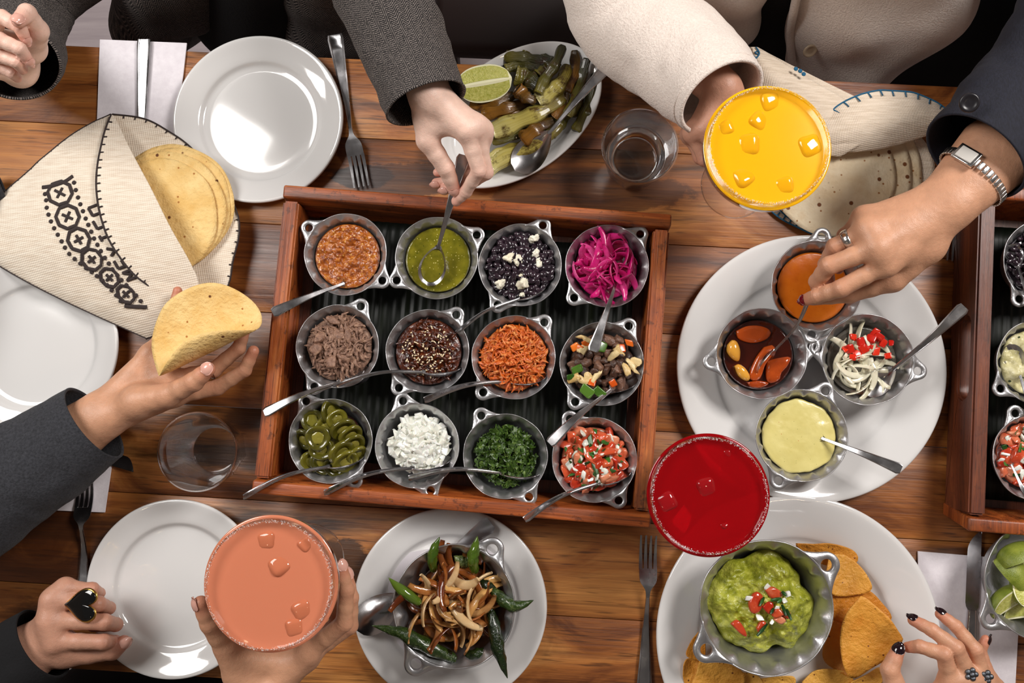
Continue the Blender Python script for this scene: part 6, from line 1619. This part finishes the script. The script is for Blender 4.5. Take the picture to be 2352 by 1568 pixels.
# ------------------------------------------------------------------ limes
def lime(loc, rot, label, half=1.05, R_=.024, L=.031, skin='lime_skin', group='lime wedges in the metal bowl'):
    "wedge with its cut edge along x on top, peel below; half = half opening angle"
    e = empty('lime_wedge', loc); e.rotation_euler = rot; put(e, label, 'lime', group)
    nu, na = 26, 20
    def rad(u): return R_ * math.sqrt(max(0, 1 - abs(u) ** 2.3)) + (.0022 * max(0, 1 - (1 - abs(u)) / .06) if abs(u) > .94 else 0)
    V = []
    for i in range(nu):
        u = -1 + 2 * i / (nu - 1)
        for j in range(na):
            a = -math.pi / 2 - half + 2 * half * j / (na - 1); V.append((u * L, rad(u) * math.cos(a), rad(u) * math.sin(a)))
    m = MB(); m.add(V, gridfaces(nu, na)); po = m.obj('peel', W[skin], e)
    for sgn in (-1, 1):
        a = -math.pi / 2 + sgn * half
        for nm, mat, k0, k1, lift in (('pith', 'lime_pith', 0.0, .995, 0), ('flesh', 'lime_flesh', .13, .90, .0005)):
            V = []; nn = Vector((0, -math.sin(a), math.cos(a))) * sgn
            for i in range(nu):
                u = (-1 + 2 * i / (nu - 1)) * (1 if nm == 'pith' else .9)
                for j in range(8):
                    k = k0 + (k1 - k0) * j / 7; V.append(Vector((u * L, rad(u) * k * math.cos(a), rad(u) * k * math.sin(a))) + nn * lift)
            obj(nm, V, gridfaces(nu, 8), W[mat], e)
    return e
lime(P(1113, 190, .048), (.25, .1, math.radians(12)), 'yellow green lime wedge on the scallion plate', 1.25, S(46, .05), S(66, .05), 'lime_skin_dark', 'limes served on plates')
zl = .003 + .040 * 1.35
lime(P(2330, 1392, zl + .004), (1.0, .1, .5), 'lime wedge with its pale cut face up against the bowl rim', 1.1, .027, .033)
lime(P(2318, 1322, zl - .002), (2.6, .2, -.7), 'lime wedge lying peel side up in the lime bowl', 1.0, .025, .032)
lime(P(2345, 1290, zl + .006), (1.9, .2, .3), 'lime wedge with bright peel at the far rim of the lime bowl', 1.0, .026, .033)
lime(P(2372, 1340, zl + .014), (.6, .2, 1.3), 'topmost lime wedge in the lime bowl', 1.0, .027, .034)
lime(P(2352, 1418, zl - .010), (.9, .1, .1), 'lowest lime wedge half under the others', 1.0, .024, .030)
lime(P(2420, 1390, zl + .004), (.9, .1, 2.0), 'lime wedge standing beside the topmost one in the lime bowl', 1.0, .026, .032)

# ------------------------------------------------------------------ grilled scallions
C3 = lambda x, y: (980 + x / 4.2375, 80 + y / 4.2375)
def scallion(pts, r, z, mat, label, flat=.6, seed=0, taper=(1, .6)):
    q = curve_px([C3(*p) for p in pts], 28); path = [P(x, y, z + .003 * math.sin(i * .25 + seed)) for i, (x, y) in enumerate(q)]
    r *= 1.22
    rr = [S(r / 4.2375, z) * (taper[0] + (taper[1] - taper[0]) * i / 27) * (1 + .12 * math.sin(i * .7 + seed)) * (.75 if i in (0, 27) else 1) for i in range(28)]
    n = 18; V, Fc = tube(path, [(a, a * flat) for a in rr], n, cap=True, ring=lambda i, a: 1 + .10 * math.sin(5 * a + seed) + .05 * math.sin(9 * a + i * .3))
    me = mesh('grilled_scallion', V, Fc, True, mat); u = me.uv_layers.new(name='UVMap'); li = np.zeros(len(me.loops), int); me.loops.foreach_get('vertex_index', li)
    row, col = np.minimum(li // n, 27), li % n; u.data.foreach_set('uv', np.stack([np.abs(col / n - .5) * 2, row / 27], 1).astype(np.float32).ravel())
    o = link('grilled_scallion', me); put(o, label, 'scallion', 'grilled scallions on the oval plate')
LG, GG, BG = W['scal_light'], W['scal_green'], W['scal_brown']
for k, (pts, r, z, mt, lab) in enumerate((
    ([(760, 215), (960, 220), (1190, 270)], 46, .022, GG, 'short green scallion stalk lying flat near the lime wedge tip'),
    ([(930, 150), (1080, 190), (1230, 245)], 34, .018, GG, 'dark green scallion leaf at the far rim of the oval plate'),
    ([(760, 330), (900, 300), (1110, 330)], 46, .024, GG, 'green scallion stalk touching the lime wedge'),
    ([(420, 660), (600, 690), (860, 575)], 66, .024, BG, 'brown scallion bulb just below the lime wedge'),
    ([(540, 780), (800, 710), (1050, 650)], 66, .026, BG, 'golden brown scallion under the pale one'),
    ([(640, 1040), (900, 970), (1150, 820), (1290, 700)], 34, .024, GG, 'thin dark scallion leaf between the two pale stalks'),
    ([(1450, 940), (1560, 700), (1650, 380)], 46, .022, GG, 'blackened scallion leaf along the plate rim under the spoon'),
    ([(1400, 780), (1490, 560), (1500, 330)], 56, .022, GG, 'dark scallion leaf beneath the charred upright one'),
    ([(1520, 890), (1570, 760), (1600, 640)], 36, .020, GG, 'short blackened scallion tip by the plate rim'),
    ([(1330, 560), (1440, 360), (1440, 150)], 64, .030, BG, 'scallion with a browned frayed tip at the far end'),
    ([(1370, 790), (1470, 560), (1560, 230)], 42, .036, GG, 'charred upright scallion leaf beside the spoon handle'),
    ([(590, 1230), (760, 1130), (960, 1060)], 58, .024, LG, 'pale scallion bulb at the near rim of the oval plate'),
    ([(570, 1330), (760, 1190), (1000, 1090), (1200, 970), (1310, 850)], 74, .028, LG, 'long pale scallion beside the serving spoon bowl'),
    ([(640, 950), (900, 840), (1130, 745), (1290, 640), (1335, 530)], 88, .034, LG, 'thick pale scallion bent at its green end'),
    ([(930, 1030), (1080, 910), (1240, 830)], 66, .036, BG, 'dark brown caramelised scallion bulb'),
    ([(1250, 810), (1330, 690), (1375, 560)], 42, .034, BG, 'small browned scallion between the bent one and the charred leaf'),
    ([(860, 390), (980, 430), (1090, 500)], 84, .032, GG, 'fat green scallion bulb behind the charred root'),
    ([(880, 520), (960, 600), (1060, 640)], 66, .040, BG, 'scallion root charred purple black'),
    ([(1080, 650), (1210, 560), (1330, 430), (1370, 290)], 78, .040, LG, 'yellow green scallion with ribbed skin pointing at the far rim'),
    ([(700, 820), (860, 760), (1060, 700)], 50, .022, BG, 'brown scallion stem almost hidden under the pale one'),
    ([(1180, 960), (1320, 820), (1420, 640)], 60, .026, GG, 'olive scallion stem under the spoon neck'),
    ([(1080, 400), (1180, 330), (1260, 250)], 60, .028, GG, 'olive scallion stem under the slim topmost one'),
    ([(1080, 570), (1150, 430), (1250, 290), (1325, 105)], 46, .050, GG, 'slim green scallion lying on top of the pile'))):
    scallion(pts, r, z, mt, lab, seed=k * 1.3, taper=(1, .55) if mt is not GG else (1, .8))

# ------------------------------------------------------------------ fried onions and chiles
C2_ = lambda x, y: (780 + x / 3.663, 1140 + y / 3.663)
zf = .0056 + .040 * 1.42
mound('fry', .038, .020, .010, .006, 60, W['caramel'], 'fried_onion_juices', 'browned juices under the fried onions', 'sauce', seed=61, irr=.1)
CA = arc_meshes('fried_onion_slice', W['caramel'], 7, .030, .0105, .0034, 170, (1.2, 2.5), .3); CB = arc_meshes('fried_onion_slice', W['caramel_light'], 5, .032, .0105, .0042, 180, (1.2, 2.2), .3)
pile('fry', 'fried_onion_slice', CA, 40, .033, .034, .016, 'browned curved slice of fried onion', 'onion', 'fried onion slices', 62, .008, .45, .005, (.9, 1.35))
pile('fry', 'fried_onion_slice', CB, 13, .034, .042, .012, 'pale curved slice of fried onion', 'onion', 'pale fried onion slices', 63, .012, .4, .004, (.9, 1.3))
def chile(pts, r, z, mat, label, seed, bumpy=True):
    q = curve_px([C2_(*p) for p in pts], 30); path = [P(x, y, zz) for (x, y), zz in zip(q, np.interp(range(30), [0, 10, 29], z))]
    R_ = S(r / 3.663, .07); rr = [R_ * (math.sin(math.pi * min(1, .12 + .5 * (i / 29) ** .5 if i < 15 else .5)) if i < 15 else max(.06, 1 - ((i - 14) / 15.5) ** 1.6)) for i in range(30)]
    V, Fc = tube(path, rr, 16, cap=True, ring=(lambda i, a: 1 + .09 * math.sin(3 * a + i * .8) * (1 if bumpy else .2) + .06 * math.sin(7 * a - i * 1.3) * (1 if bumpy else 0)))
    o = obj('green_chile', V, Fc, mat); put(o, label, 'chile', 'green chiles with the fried onions')
chile([(680, 900), (540, 800), (470, 740), (412, 682)], 46, (zf + .008, zf + .012, zf + .016), W['chile_smooth'], 'smooth shiny green chile pointing at the spoon', 1, False)
chile([(790, 630), (780, 520), (800, 430), (842, 340)], 42, (zf, zf + .014, zf + .022), W['chile_smooth'], 'upright green chile with a bent tip', 2)
chile([(1140, 640), (1120, 520), (1140, 430), (1160, 332)], 48, (zf, zf + .016, zf + .024), W['chile_smooth'], 'upright green chile beside the upper pierced handle', 3)
chile([(1280, 780), (1400, 890), (1500, 920), (1632, 872)], 52, (zf, zf + .010, zf + .012), W['chile'], 'blistered chile reaching over the bowl rim', 4)
chile([(1270, 950), (1300, 1100), (1340, 1300), (1412, 1528)], 56, (zf + .004, zf + .012, zf + .014), W['chile'], 'long blistered chile pointing off the bowl edge', 5)
chile([(980, 1370), (760, 1270), (520, 1150), (270, 1085)], 62, (zf + .002, zf + .010, zf + .016), W['chile'], 'longest wrinkled chile lying along the bowl wall', 6)
chile([(1060, 1350), (1170, 1320), (1280, 1300)], 46, (zf - .004, zf, zf), W['chile'], 'short blistered chile at the foot of the onions', 7)
chile([(1160, 720), (1240, 750), (1320, 770)], 46, (zf - .004, zf, zf), W['chile'], 'short dark chile tucked under the onions', 8)
chile([(1080, 580), (1020, 540), (960, 500)], 44, (zf - .006, zf - .002, zf), W['chile'], 'cut chile stub between the two upright chiles', 9)
